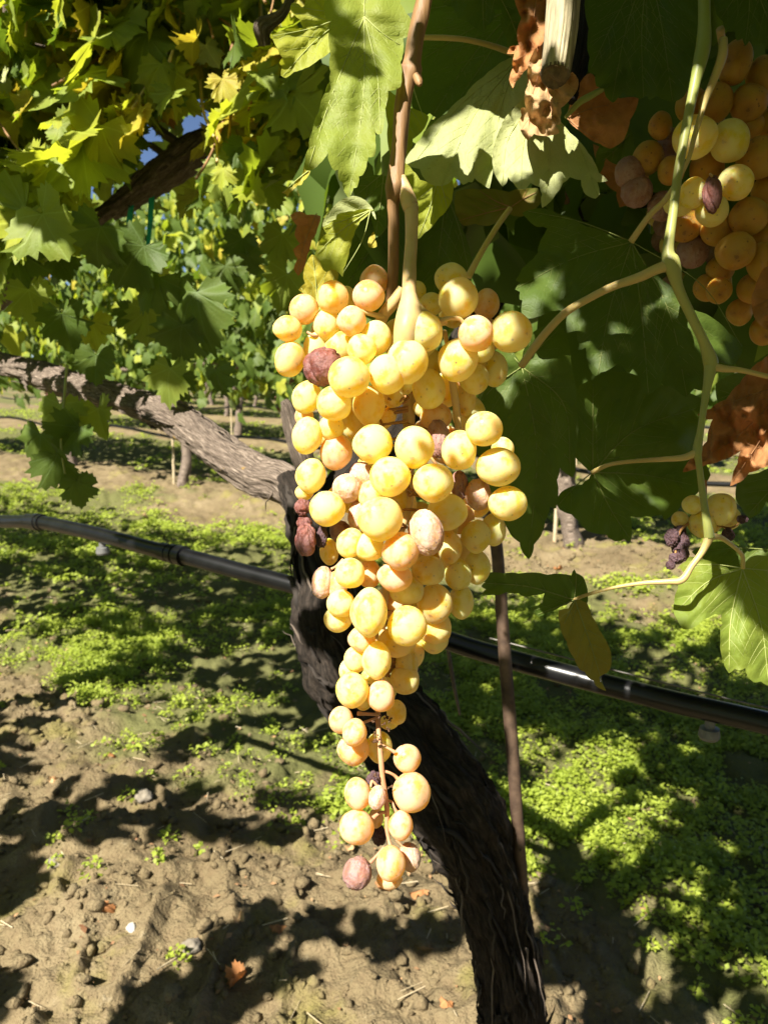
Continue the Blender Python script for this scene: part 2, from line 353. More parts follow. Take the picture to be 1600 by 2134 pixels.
M['stone_grey'] = simple('grey_clod', (.12, .10, .075), (.24, .21, .165), 60, .9, .8, .004)
M['cutwood'] = simple('cut_wood', (.02, .012, .008), (.22, .15, .08), 120, .8, .5, .001)

# ------------------------------------------------------------------ row geometry
RN = np.array([.644, .765, 0]); RT = np.array([-.765, .644, 0])    # across the rows, along the rows
ROW0 = .60; ROWGAP = 3.35
def rowpt(n, t, z=0.): return RN*n + RT*t + np.array([0, 0, z])

# ------------------------------------------------------------------ ground
def weed_mask(x, y):
    n = RN[0]*x + RN[1]*y
    ph = (n-ROW0) / ROWGAP; k = np.floor(ph+.5); dn = np.abs(n-ROW0-k*ROWGAP)      # distance to nearest row
    p = np.stack([x*1.6, y*1.6, 0*x], -1)
    e = dn - .43 - .20*np.where(k < .5, 1, .3) + .34*fbm(p, 3) + .16*fbm(p*5, 2)
    return np.clip(e/.22, 0, 1)
def ground_h(x, y):
    n = RN[0]*x + RN[1]*y; ph = (n-ROW0)/ROWGAP; k = np.floor(ph+.5); dn = n-ROW0-k*ROWGAP
    p = np.stack([x, y, 0*x], -1)
    r = np.hypot(x, y); fade = np.clip(1.6-r/14., .15, 1)
    h = .07*np.exp(-(dn/.45)**2) - .03
    h = h + fade*(.028*fbm(p*2.3, 3) + .022*np.abs(fbm(p*6.5+3, 3)) + .012*fbm(p*19, 3) + .006*np.abs(vnoise(p*60.)))
    q = 1-np.abs(vnoise(p*9.+5)); h = h + fade*.02*np.clip(q-.75, 0, 1)*4*np.exp(-(dn/.8)**2)
    return h
ang = np.concatenate([np.linspace(-.62, .62, 470), np.linspace(.62, 2*math.pi-.62, 90)[1:-1]])
rad = np.concatenate([[.0], np.geomspace(.35, 1.0, 16)[:-1], np.geomspace(1.0, 5, 330)[:-1], np.geomspace(5, 20, 220)[:-1], np.geomspace(20, 600, 50)])
A, R_ = np.meshgrid(ang, rad); gx = R_*np.sin(A); gy = R_*np.cos(A)
gz = ground_h(gx, gy); wm = weed_mask(gx, gy)
na, nr = len(ang), len(rad)
i = np.arange(nr-1)[:, None]*na; j = np.arange(na)[None, :]; j2 = (j+1) % na
gf = np.stack([i+j, i+na+j, i+na+j2, i+j2], -1).reshape(-1, 4)
me = mesh_from('ground', np.stack([gx, gy, gz], -1).reshape(-1, 3), gf[:, ::-1], M['soil'])
at = me.attributes.new('weedy', 'FLOAT', 'POINT'); at.data.foreach_set('value', wm.ravel().astype(np.float32))
ground = tagit(link('ground', me), kind='structure')

# weeds: leaflets on tiny plants, one uncountable mat
def weeds(n_try, rmin, rmax, leaf, per, hgt, spread, amax=.62):
    rr = np.sqrt(rng.uniform(rmin**2, rmax**2, n_try)); aa = rng.uniform(-amax, amax, n_try)
    x = rr*np.sin(aa); y = rr*np.cos(aa); w = weed_mask(x, y)
    dens = np.clip(.5+1.1*vnoise(np.stack([x*3.1, y*3.1, 0*x+9], -1)), .08, 1)
    bare = np.clip((vnoise(np.stack([x*5.3, y*5.3, 0*x+2], -1))+.62)/.2, 0, 1)
    k = rng.random(n_try) < w*dens*bare + .012; x, y = x[k], y[k]
    m = len(x); h0 = ground_h(x, y)
    X = np.repeat(x, per); Y = np.repeat(y, per); Z = np.repeat(h0, per); n = len(X)
    sz = np.repeat(rng.uniform(.6, 1.35, m), per)
    a = rng.uniform(0, 2*math.pi, n); q = rng.random(n)**.6*spread*sz
    c = np.stack([X+np.cos(a)*q, Y+np.sin(a)*q, Z + hgt*sz*(1-(q/(spread*sz))**2*.75)*rng.uniform(.25, 1.1, n)], -1)
    s = leaf*rng.uniform(.5, 1.3, n)
    nn = np.stack([rng.normal(0, .5, n), rng.normal(0, .5, n)-.15, np.ones(n)], -1); nn /= np.linalg.norm(nn, axis=1)[:, None]
    u = np.stack([np.cos(a), np.sin(a), 0*a], -1); u -= nn*(u*nn).sum(1)[:, None]; u /= np.linalg.norm(u, axis=1)[:, None]; v = np.cross(nn, u)
    s = s[:, None]
    pts = np.stack([c-u*s, c-v*s*.62+nn*s*.15, c+u*s*.9, c+v*s*.62+nn*s*.15], 1).reshape(-1, 3)
    return pts
W = [weeds(17000, 1.05, 3.4, .0062, 28, .036, .030), weeds(14000, 3.3, 7.5, .012, 13, .045, .06), weeds(8000, 7.3, 26, .03, 7, .06, .14)]
W = np.vstack(W); f = np.arange(len(W)).reshape(-1, 4)
tagit(link('ground_cover', mesh_from('ground_cover', W, f, M['weed'], False)), 'low bright green weeds carpeting the ground between the vine rows', 'weeds', kind='stuff')

# ------------------------------------------------------------------ leaves
half = [(.05, -.03), (.12, -.20), (.24, -.33), (.30, -.27), (.40, -.33), (.44, -.20), (.57, -.20), (.55, -.06), (.70, -.02), (.63, .09), (.76, .20), (.60, .22), (.50, .27),
        (.60, .38), (.74, .50), (.62, .53), (.66, .66), (.50, .64), (.47, .73), (.36, .66), (.30, .70), (.34, .84), (.22, .85), (.19, .97), (.09, .96), (0, 1.12)]
def leaf_mesh(name, mat, seed, lo=False):
    r = random.Random(seed); pts = half if (not lo or lo == 2) else half[0::3]+[half[-1]]
    out = [(x*(1+r.uniform(-.08, .08)), y*(1+r.uniform(-.05, .05))) for x, y in pts]
    out2 = [(-x*(1+r.uniform(-.08, .08)), y*(1+r.uniform(-.05, .05))) for x, y in pts[:-1]][::-1]
    o = np.array(out+out2); m = len(o); rings = (.35, .7, 1.0) if not lo else ((.6, 1.0) if lo == 2 else (1.0,))
    v = [np.array([[0, 0.]])] + [o*k for k in rings]; v = np.vstack(v)
    fold = r.uniform(-.2, .6); droop = r.uniform(.0, .75); tw = r.uniform(-.5, .5); cup = r.uniform(-.35, .5)
    x, y = v[:, 0], v[:, 1]; rr = np.hypot(x, y)
    z = fold*np.abs(x) - droop*y*np.abs(y) + tw*x*y + cup*x*x
    z += .09*np.sin(7*x+seed)*rr + .07*np.sin(9*y+seed*2)*rr
    th = np.arctan2(x, y+1e-9); z += .05*rr*np.cos(th*5+.3)
    V = np.stack([x, y, z], 1); f = []
    for k in range(m):
        f.append((0, 1+k, 1+(k+1) % m))
    for g in range(len(rings)-1):
        for k in range(m):
            a = 1+g*m+k; b = 1+g*m+(k+1) % m; f.append((a, a+m, b+m, b))
    return mesh_from(name, V, f, mat, True, uv=v[:, :2]*1.2+.5)
NV = 6
LM = {k: [leaf_mesh('leaf', M[k], 10+q) for q in range(NV)] for k in ('green', 'green2', 'pale', 'yellow', 'lime', 'dry', 'olive', 'tan')}
LMlo = {k: [leaf_mesh('leaf', M[k], 30+q, True) for q in range(4)] for k in ('green', 'green2', 'yellow', 'lime', 'dry')}
def leaf_basis(n, size, rnd=random, spr=.55):
    """matrix 3x3: y = tip direction (mostly down), z = normal"""
    n = np.asarray(n, float); n = n/np.linalg.norm(n)
    tip = np.array([rnd.gauss(0, spr), rnd.gauss(0, spr), -1.]); tip -= n*(tip @ n); tip /= np.linalg.norm(tip)+1e-9
    x = np.cross(tip, n); return np.stack([x, tip, n], 1)*size
def put_leaf(p, B, kind, parent, lo=False):
    ms = (LMlo if lo else LM)[kind]; o = bpy.data.objects.new('leaf', random.choice(ms)); COL.objects.link(o)
    m = Matrix.Identity(4)
    for a in range(3):
        for b in range(3): m[a][b] = B[a, b]
        m[a][3] = p[a]
    o.parent = parent; o.matrix_local = Matrix.Translation(-parent.location) @ m
    return o
def canopy_normal(rnd=random):
    n = -RN*rnd.choice([1, 1, 1, -.6]) + np.array([rnd.gauss(0, .45), rnd.gauss(0, .45), .55+rnd.gauss(0, .4)])
    return n
MID = [leaf_mesh('leaf', M['green'], 70+q, 2) for q in range(4)]
def join_mid(items, name, parent, mats):
    VV = []; FF = []; MI = []; UV = []; off = 0
    for q in range(4):
        it = items[q::4]; base = MID[q]; bv = np.zeros(len(base.vertices)*3, np.float32); base.vertices.foreach_get('co', bv); bv = bv.reshape(-1, 3)
        bf = []
        for p in base.polygons:
            w = list(p.vertices); bf += [w] if len(w) == 3 else [[w[0], w[1], w[2]], [w[0], w[2], w[3]]]
        bf = np.array(bf); P0 = np.array([i[0] for i in it])-np.array(parent.location); B0 = np.array([i[1] for i in it])
        VV.append((np.einsum('nij,kj->nki', B0, bv)+P0[:, None, :]).reshape(-1, 3)); FF.append((bf[None]+np.arange(len(it))[:, None, None]*len(bv)).reshape(-1, 3)+off)
        MI.append(np.repeat(np.array([i[2] for i in it], np.int32), len(bf))); UV.append(np.tile(bv[:, :2]*1.2+.5, (len(it), 1))); off += len(bv)*len(it)
    me = mesh_from(name, np.vstack(VV), np.vstack(FF), None, True, uv=np.vstack(UV))
    for m in mats: me.materials.append(m)
    me.polygons.foreach_set('material_index', np.concatenate(MI))
    o = link(name, me, parent); o['kind'] = 'stuff'; return o
def join_leaves(items, name, parent, mats, mid=False):
    """items: (p, B, matindex); one mesh of simple leaves"""
    if mid: return join_mid(items, name, parent, mats)
    base = LMlo['green'][0]; bv = np.zeros(len(base.vertices)*3, np.float32); base.vertices.foreach_get('co', bv); bv = bv.reshape(-1, 3)
    bf = np.array([list(p.vertices) for p in base.polygons])
    P0 = np.array([i[0] for i in items])-np.array(parent.location); B0 = np.array([i[1] for i in items])
    V = np.einsum('nij,kj->nki', B0, bv)+P0[:, None, :]
    F = bf[None]+np.arange(len(items))[:, None, None]*len(bv)
    me = mesh_from(name, V.reshape(-1, 3), F.reshape(-1, 3), None, False)
    for m in mats: me.materials.append(m)
    me.polygons.foreach_set('material_index', np.repeat(np.array([i[2] for i in items], np.int32), len(bf)))
    o = link(name, me, parent); o['kind'] = 'stuff'; return o

# ------------------------------------------------------------------ bark limbs
def limb(name, pts, mat, parent, sides=64, seg=220, amp=.10, seed=0, wcol=None):
    q = spline(pts, seg); c = P(q[:, 0], q[:, 1], q[:, 2]); r = q[:, 3]*.5*q[:, 2]/FPX
    return limb3(name, c, r, mat, parent, sides, amp, seed)
def limb3(name, c, r, mat, parent, sides=64, amp=.10, seed=0):
    c = np.asarray(c); s = np.concatenate([[0], np.cumsum(np.linalg.norm(np.diff(c, axis=0), axis=1))])
    def disp(a, ss, rr):
        R0 = rr
        tw = a + ss*1.5
        p1 = np.stack([np.cos(tw)*3.2, np.sin(tw)*3.2, ss*18+seed], -1)
        p2 = np.stack([np.cos(tw)*9, np.sin(tw)*9, ss*38+seed*2], -1)
        p3 = np.stack([np.cos(a)*1.2, np.sin(a)*1.2, ss*10+seed*3], -1)
        ridge = 1-np.abs(vnoise(p2))*2
        return R0*(amp*1.3*vnoise(p1) + amp*.9*ridge*.6 + amp*.5*vnoise(p2*2.2) + amp*1.6*vnoise(p3))
    loc = np.array(parent.location) if parent is not None else 0
    v, f, c1, c2 = tube_geo(c-loc, r, sides, disp)
    uvv = np.zeros((len(v), 2)); n = len(c)
    uvv[:n*sides, 0] = np.tile(np.abs(np.linspace(-1, 1, sides)), n); uvv[:n*sides, 1] = np.repeat(s, sides)*4
    me = mesh_from(name, v, f.tolist()+c1.tolist()+c2.tolist(), mat, True, uv=uvv)
    return link(name, me, parent)
def strips(c, r, parent, count, seed, mat, lift=.012, name='bark_strip', L=(.04, .12), W=(.0010, .0040)):
    rnd = random.Random(seed); c = np.asarray(c); t, N, B = frames(c); n = len(c)
    s = np.concatenate([[0], np.cumsum(np.linalg.norm(np.diff(c, axis=0), axis=1))])
    for _ in range(count):
        k0 = rnd.uniform(.02, .95)*s[-1]; ln = rnd.uniform(*L); a = rnd.uniform(0, 2*math.pi); m = 9; pts = []; fl = rnd.choice([1, -1]); lf = rnd.uniform(.2, 1)**2*lift
        for q in range(m):
            u = q/(m-1); ss = min(max(k0+fl*u*ln, 0), s[-1]); k = min(int(np.searchsorted(s, ss)), n-1)
            rad_ = r[k]*1.06+lf*u*u*1.0; aa = a+u*.25
            pts.append(c[k]+t[k]*(ss-s[k])+(N[k]*math.cos(aa)+B[k]*math.sin(aa))*rad_ + np.array([0, 0, -lf*.8*u**3]))
        pts = np.array(pts); w = rnd.uniform(*W); pts[1:] += np.array([[rnd.gauss(0, .0012) for _ in range(3)] for _ in range(8)])
        g = Geo(); g.tube(spline(pts, 10)-np.array(parent.location), w*np.array([.5, .9, 1, 1, .9, .95, .8, .6, .4, .15]), 4, flat=.3); g.build(name, mat, parent)

# ================================================================== HERO VINE
vine = empty('grapevine', tuple(rowpt(ROW0, .41, 0)))
tagit(vine, 'old grapevine with thick dark shaggy trunk rising right behind the big golden grape bunch', 'grapevine')
VL = np.array(vine.location)
trunk_px = [(606, 990, .90, 44), (645, 1060, .88, 80), (675, 1180, .86, 112), (700, 1310, .85, 138), (756, 1430, .84, 165), (858, 1560, .82, 172), (945, 1690, .82, 168), (1008, 1820, .83, 142), (1048, 1960, .84, 128), (1068, 2134, .86, 128), (1085, 2330, .90, 150)]
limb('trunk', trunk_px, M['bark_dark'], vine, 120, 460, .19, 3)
q = spline(trunk_px, 120); tc_, tr_ = P(q[:, 0], q[:, 1], q[:, 2]), q[:, 3]*.5*q[:, 2]/FPX
strips(tc_, tr_, vine, 70, 5, M['strip'], .03, L=(.03, .10))
strips(tc_, tr_, vine, 200, 55, M['strip_dark'], .010, L=(.02, .07), W=(.002, .009))
cord_px = [(655, 1075, .90, 70), (600, 1012, .91, 74), (540, 992, .94, 72), (470, 948, .97, 70), (400, 892, 1.02, 66), (330, 858, 1.08, 62), (250, 828, 1.14, 56), (150, 802, 1.22, 54), (80, 780, 1.29, 50), (0, 757, 1.36, 47), (-160, 725, 1.55, 44)]
limb('cordon', cord_px, M['bark'], vine, 90, 420, .12, 9)
q = spline(cord_px, 120); cc_, cr_ = P(q[:, 0], q[:, 1], q[:, 2]), q[:, 3]*.5*q[:, 2]/FPX
strips(cc_, cr_, vine, 80, 8, M['strip'], .012, L=(.03, .09))
spur_px = [(655, 1010, .88, 40), (632, 950, .86, 42), (615, 900, .855, 40), (600, 850, .85, 30), (592, 835, .85, 18)]
limb('spur', spur_px, M['bark'], vine, 36, 70, .16, 21)
arm_px = [(680, 1050, .90, 70), (820, 900, .95, 60), (950, 740, .98, 56), (1040, 600, .98, 56), (1110, 500, .95, 54), (1220, 440, .92, 50), (1340, 410, .88, 48), (1500, 400, .82, 48), (1800, 380, .72, 48)]
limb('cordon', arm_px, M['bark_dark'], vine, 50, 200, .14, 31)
# the neighbour's branch upper left is built with its own vine below

# cane and shoots of the hero vine
def stem(name, pts, mat, parent, sides=14, n=None, amp=0.0, seed=0):
    c, r = pxtube(pts, n or len(pts)*10)
    def disp(a, s, rr): return rr*amp*(vnoise(np.stack([np.cos(a)*2, np.sin(a)*2, s*60+seed], -1))+.5*vnoise(np.stack([np.cos(a)*5, np.sin(a)*5, s*15+seed], -1)))
    g = Geo(); g.tube(c-np.array(parent.location), r, sides, disp if amp else None)
    return g.build(name, mat, parent)
stem('cane', [(892, -40, .405, 30), (878, 30, .405, 34), (866, 80, .405, 36), (858, 130, .405, 38), (855, 150, .405, 46), (846, 175, .405, 36), (838, 230, .405, 33), (832, 300, .405, 32), (826, 360, .405, 34), (822, 395, .405, 40), (818, 425, .407, 26), (820, 480, .41, 24), (819, 560, .415, 22), (813, 640, .42, 20)], M['cane'], vine, 20, 120, .10, 2)
stem('bud', [(868, 158, .40, 20), (873, 172, .398, 16), (876, 178, .397, 7)], M['cane'], vine, 10, 12, .2, 4)
stem('shoot', [(1466, -60, .43, 24), (1467, 40, .43, 26), (1466, 80, .43, 30), (1462, 110, .43, 30), (1446, 180, .43, 22), (1428, 270, .43, 19), (1412, 360, .43, 19), (1401, 450, .43, 19), (1391, 520, .43, 25), (1396, 545, .43, 36), (1402, 562, .43, 32), (1412, 600, .432, 22), (1440, 660, .435, 20), (1465, 712, .437, 21), (1479, 752, .44, 30), (1478, 775, .44, 24), (1470, 820, .44, 16), (1460, 890, .44, 14), (1452, 938, .44, 20), (1455, 965, .44, 14), (1462, 1020, .44, 14), (1470, 1075, .44, 16), (1478, 1122, .44, 22)], M['shoot'], vine, 16, 260, .06, 5)
stem('petiole', [(1506, 82, .432, 18), (1502, 124, .43, 20), (1469, 210, .436, 13), (1446, 285, .44, 11), (1431, 338, .442, 9), (1390, 410, .45, 12), (1352, 450, .458, 13), (1314, 504, .468, 14)], M['petiole'], vine, 10, 70, .05, 6)
stem('petiole', [(1400, 552, .43, 28), (1370, 560, .432, 22), (1330, 578, .437, 20), (1280, 596, .443, 17), (1230, 620, .45, 16), (1180, 650, .458, 16), (1140, 690, .466, 16), (1110, 728, .476, 17), (1086, 762, .487, 16)], M['petiole'], vine, 12, 80, .05, 7)
stem('petiole', [(1480, 762, .44, 20), (1505, 768, .438, 16), (1545, 772, .437, 12), (1600, 785, .437, 11)], M['petiole'], vine, 10, 30, .05, 8)
stem('petiole', [(1452, 942, .44, 18), (1425, 953, .442, 14), (1380, 957, .45, 11), (1320, 961, .48, 9), (1270, 968, .51, 9), (1234, 984, .53, 10)], M['petiole'], vine, 10, 50, .05, 9)
stem('petiole', [(1478, 1118, .44, 20), (1462, 1150, .44, 14), (1440, 1180, .44, 13), (1420, 1208, .44, 15), (1390, 1212, .443, 12), (1340, 1215, .448, 9), (1280, 1224, .455, 7), (1220, 1240, .462, 7), (1196, 1250, .466, 8)], M['petiole'], vine, 10, 80, .06, 10)
stem('petiole', [(1478, 1118, .44, 16), (1500, 1120, .442, 11), (1525, 1137, .448, 9), (1545, 1157, .452, 9), (1547, 1184, .456, 9)], M['petiole'], vine, 10, 40, .05, 11)
stem('petiole', [(868, 78, .47, 10), (931, 79, .48, 11), (987, 86, .49, 11), (1055, 106, .50, 12), (1100, 130, .50, 10)], M['petiole'], vine, 10, 40, .05, 12)
stem('petiole', [(975, 578, .50, 15), (1000, 530, .50, 13), (1030, 480, .51, 12), (1062, 435, .52, 12)], M['petiole'], vine, 10, 40, .08, 13)
stem('petiole', [(1178, 245, .45, 8), (1205, 215, .45, 14), (1230, 200, .455, 14), (1258, 184, .46, 11)], M['shoot'], vine, 10, 30, .05, 14)
stem('shoot', [(1060, 180, .56, 12), (1120, 300, .6, 14), (1180, 420, .7, 14)], M['cane'], vine, 10, 30, .05, 15)

# the pruned stub
c, r = pxtube([(1180, -80, .42, 66), (1174, -10, .42, 66), (1168, 60, .42, 64), (1160, 125, .42, 60), (1156, 152, .42, 58)], 70)
def dstub(a, s, rr): return rr*(.10*vnoise(np.stack([np.cos(a)*7, np.sin(a)*7, s*14], -1))+.12*vnoise(np.stack([np.cos(a)*16, np.sin(a)*16, s*20], -1)) + .10*np.abs(vnoise(np.stack([np.cos(a)*3, np.sin(a)*3, s*30], -1))))
M['stub'] = simple('weathered_wood', (.10, .075, .045), (.50, .43, .27), 130, .85, .9, .002, stretch=(1, 1, .06))
stub = Geo(); stub.tube(c-VL, r, 72, dstub); stub.build('pruned_spur', M['stub'], vine)
# cut face with a darker ragged ring
c2, r2 = pxtube([(1156, 150, .42, 60), (1155, 160, .4195, 56), (1154.5, 163, .419, 40), (1154, 164, .419, 8)], 12)
cf = Geo(); cf.tube(c2-VL, r2, 48, lambda a, s, rr: rr*.10*vnoise(np.stack([np.cos(a)*9, np.sin(a)*9, s*100], -1))); cf.build('cut_end', M['cutwood'], vine)
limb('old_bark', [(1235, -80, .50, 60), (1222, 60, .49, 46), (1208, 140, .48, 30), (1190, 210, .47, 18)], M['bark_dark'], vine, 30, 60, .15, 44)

# ------------------------------------------------------------------ traced leaves of the hero vine
def inside(poly, x, y):
    px, py = poly[:, 0], poly[:, 1]; qx, qy = np.roll(px, -1), np.roll(py, -1); r = np.zeros(x.shape, bool)
    for a in range(len(px)):
        c = ((py[a] > y) != (qy[a] > y)) & (x < (qx[a]-px[a])*(y-py[a])/(qy[a]-py[a]+1e-12)+px[a]); r ^= c
    return r
def seg_dist(x, y, segs):
    d = np.full(x.shape, 1e9)
    for (ax, ay, bx, by) in segs:
        vx, vy = bx-ax, by-ay; t = np.clip(((x-ax)*vx+(y-ay)*vy)/(vx*vx+vy*vy+1e-9), 0, 1)
        d = np.minimum(d, np.hypot(x-ax-t*vx, y-ay-t*vy))
    return d
def traced(outline, d, j, tips, mat, gx=0, gy=0, vein='vein', wav=.004, puck=.0034, cur=(0, 0), seed=0, label=None, vw=2.8, res=26, fine=True, crumple=0):
    o = np.array(outline, float); n = len(o); oo = []
    cx, cy = o.mean(0); ar = .5*np.sum(o[:, 0]*np.roll(o[:, 1], -1)-np.roll(o[:, 0], -1)*o[:, 1]); sg = 1 if ar > 0 else -1
    for k in range(n):
        a, b = o[k], o[(k+1) % n]; L = np.hypot(*(b-a)); oo.append(a)
        if L > 5:
            nrm = np.array([(b-a)[1], -(b-a)[0]])/L*sg
            for u in ((.5,) if L < 22 else (.25, .5, .75)):
                oo.append(a+(b-a)*u + nrm*L*.06*4*u*(1-u) + nrm*vnoise(np.array([a[0]*.1+u*3, a[1]*.1, seed+.5]))*min(L*.05, 2.))
    oo = np.array(oo); ext = oo.max(0)-oo.min(0); st = max(ext)/res
    rr = random.Random(seed)
    mains = []
    for tp in tips:
        a, b = np.array(j, float), np.array(tp[:2], float); mid = (a+b)/2 + (np.array(tp[2:4]) if len(tp) > 2 else np.array([(b-a)[1], -(b-a)[0]])*rr.uniform(-.05, .05))
        mains.append(spline([a, mid, b], 14))
    secs = []
    for mv in mains:
        L = np.hypot(*(mv[-1]-mv[0])); cnt = int(L/34)
        for q in range(1, cnt+1):
            u = (q-.3)/(cnt+.5); k = min(int(u*13), 12); p0 = mv[k]; dr = mv[k+1]-mv[k]; dr = dr/np.hypot(*dr)
            for sd in (1, -1):
                an = sd*math.radians(rr.uniform(38, 52)); dd = np.array([dr[0]*math.cos(an)-dr[1]*math.sin(an), dr[0]*math.sin(an)+dr[1]*math.cos(an)])
                ln = L*(1-u)*rr.uniform(.42, .6)+10; bend = dr*.25*ln
                pts = np.array([p0+dd*ln*w+bend*w*w for w in np.linspace(0, 1, 8)])
                ok = inside(oo, pts[:, 0], pts[:, 1]); ok[0] = True; e = 8
                for w in range(8):
                    if not ok[w]: e = w; break
                if e >= 3: secs.append(pts[:e])
    segs = [(m[k][0], m[k][1], m[k+1][0], m[k+1][1]) for m in mains for k in range(0, 13)]
    segs2 = [(m[k][0], m[k][1], m[k+1][0], m[k+1][1]) for m in secs for k in range(len(m)-1)]
    ex = max(ext)
    def depth(x, y):
        X, Y = (x-cx)/100., (y-cy)/100.; z = d + gx*X+gy*Y + cur[0]*X*X + cur[1]*Y*Y
        z = z + wav*fbm(np.stack([x*.011+seed*3.1, y*.011, 0*x+seed], -1), 2)
        if puck:
            dm = seg_dist(x, y, segs)
            z = z - puck*(1-np.exp(-(dm/22.)**2))*(1 if segs else 0) + .4*puck
            if segs2: z = z - puck*.55*(1-np.exp(-(seg_dist(x, y, segs2)/9.)**2))
        if crumple: z = z + crumple*np.abs(fbm(np.stack([x*.022+seed, y*.013, 0*x+seed], -1), 3)) + crumple*.35*vnoise(np.stack([x*.07+seed, y*.04, 0*x+seed], -1))
        return z
    gxs, gys = np.meshgrid(np.arange(oo[:, 0].min(), oo[:, 0].max(), st), np.arange(oo[:, 1].min(), oo[:, 1].max(), st*.87))
    gxs = gxs + (np.arange(gxs.shape[0]) % 2)[:, None]*st*.5
    gxs = gxs.ravel(); gys = gys.ravel(); ins = inside(oo, gxs, gys)
    bseg = [(oo[k][0], oo[k][1], oo[(k+1) % len(oo)][0], oo[(k+1) % len(oo)][1]) for k in range(len(oo))]
    gxs, gys = gxs[ins], gys[ins]; far = seg_dist(gxs, gys, bseg) > st*.35; gxs, gys = gxs[far], gys[far]
    pts = [Vector(p) for p in oo.tolist()]+[Vector(p) for p in np.stack([gxs, gys], 1).tolist()]; m = len(oo)
    vv, ee, ff, _, _, _ = geometry.delaunay_2d_cdt(pts, [(k, (k+1) % m) for k in range(m)], [list(range(m))], 1, 1e-4)
    v2 = np.array([list(p) for p in vv]); z = depth(v2[:, 0], v2[:, 1])
    v3 = P(v2[:, 0], v2[:, 1], z)
    lobj = link('leaf', mesh_from('leaf', v3-VL, [list(t) for t in ff], mat, True, uv=v2/110.+20.), vine)
    # face the camera side as the front
    me = lobj.data
    nrm = sum((p.normal*p.area for p in me.polygons), Vector())
    if nrm.dot(Vector(CF)) > 0: me.flip_normals()
    if label: lobj['label'] = label
    g = Geo()
    for mv in mains:
        z = depth(mv[:, 0], mv[:, 1]); w = np.linspace(vw, .9, len(mv))*.5; c = P(mv[:, 0], mv[:, 1], z-.0004); g.tube(c-VL, w*d/FPX, 6)
    if fine:
        for mv in secs:
            z = depth(mv[:, 0], mv[:, 1]); w = np.linspace(vw*.36, .4, len(mv))*.5; c = P(mv[:, 0], mv[:, 1], z-.00015); g.tube(c-VL, w*d/FPX, 4)
    if mains:
        vo = g.build('veins', M[vein], None); vo.parent = lobj
    return lobj
def sc(cr, ox, oy, s): return [(ox+x/s, oy+y/s) for x, y in cr]
c4 = lambda l: sc(l, 500, 0, 2.667)
c5 = lambda l: sc(l, 1000, 0, 2.667)
c6 = lambda l: sc(l, 960, 420, 2.5)
c7 = lambda l: sc(l, 960, 1000, 2.5)
# A big hanging leaf
traced(c4([(478, -60), (478, 105), (506, 112), (504, 300), (503, 400), (498, 455), (470, 520), (440, 620), (405, 720), (385, 820), (362, 890), (358, 935), (372, 948), (410, 940), (440, 912), (470, 880), (490, 850), (498, 905), (515, 940), (530, 948), (545, 942), (552, 1005), (568, 1012), (575, 1050), (590, 1082), (605, 1100), (620, 1075), (632, 1045), (650, 1042), (660, 980), (680, 975), (697, 945), (705, 905), (712, 875), (745, 870), (755, 835), (752, 780), (750, 730), (765, 748), (785, 742), (798, 700), (803, 650), (806, 605), (815, 570), (822, 505), (860, 500), (892, 482), (898, 420), (892, 345), (908, 275), (905, 215), (935, 200), (965, 165), (955, 115), (920, 70), (890, 20), (880, -60)]),
       .392, c4([(690, 92)])[0], [c4([(606, 1085)])[0]+(14, -20), c4([(380, 930)])[0]+(-10, 10), c4([(780, 735)])[0]+(10, 0), c4([(890, 250)])[0], c4([(700, -40)])[0]], M['green2'], gx=.004, gy=-.004, wav=.005, cur=(.002, .001), seed=1,
       label='large green leaf hanging tip down left of the brown cane', res=40)
traced(c4([(560, 60), (520, 110), (508, 114), (505, 285), (440, 330), (360, 380), (300, 400), (255, 434), (228, 420), (236, 370), (219, 350), (236, 320), (205, 262), (178, 195), (205, 180), (240, 165), (320, 160), (352, 155), (335, 110), (300, 80), (278, 45), (290, 16), (325, 20), (345, 45), (362, 30), (366, 0), (400, -50), (540, -60)]),
       .425, c4([(640, 60)])[0], [c4([(185, 200)])[0], c4([(290, 30)])[0], c4([(240, 420)])[0]], M['lime'], gx=.002, gy=.002, seed=2, label='bright lime green leaf lobes at the top left of the cane')
traced(c4([(375, 948), (362, 900), (352, 950), (345, 985), (310, 1010), (290, 1040), (255, 1055), (230, 1072), (255, 1078), (262, 1102), (275, 1075), (300, 1052), (320, 1030), (342, 1028), (352, 1005), (375, 985), (392, 950)]), .395, c4([(380, 950)])[0], [c4([(240, 1072)])[0]], M['yellow'], seed=3, fine=False, label='curled yellow tip of the hanging leaf')
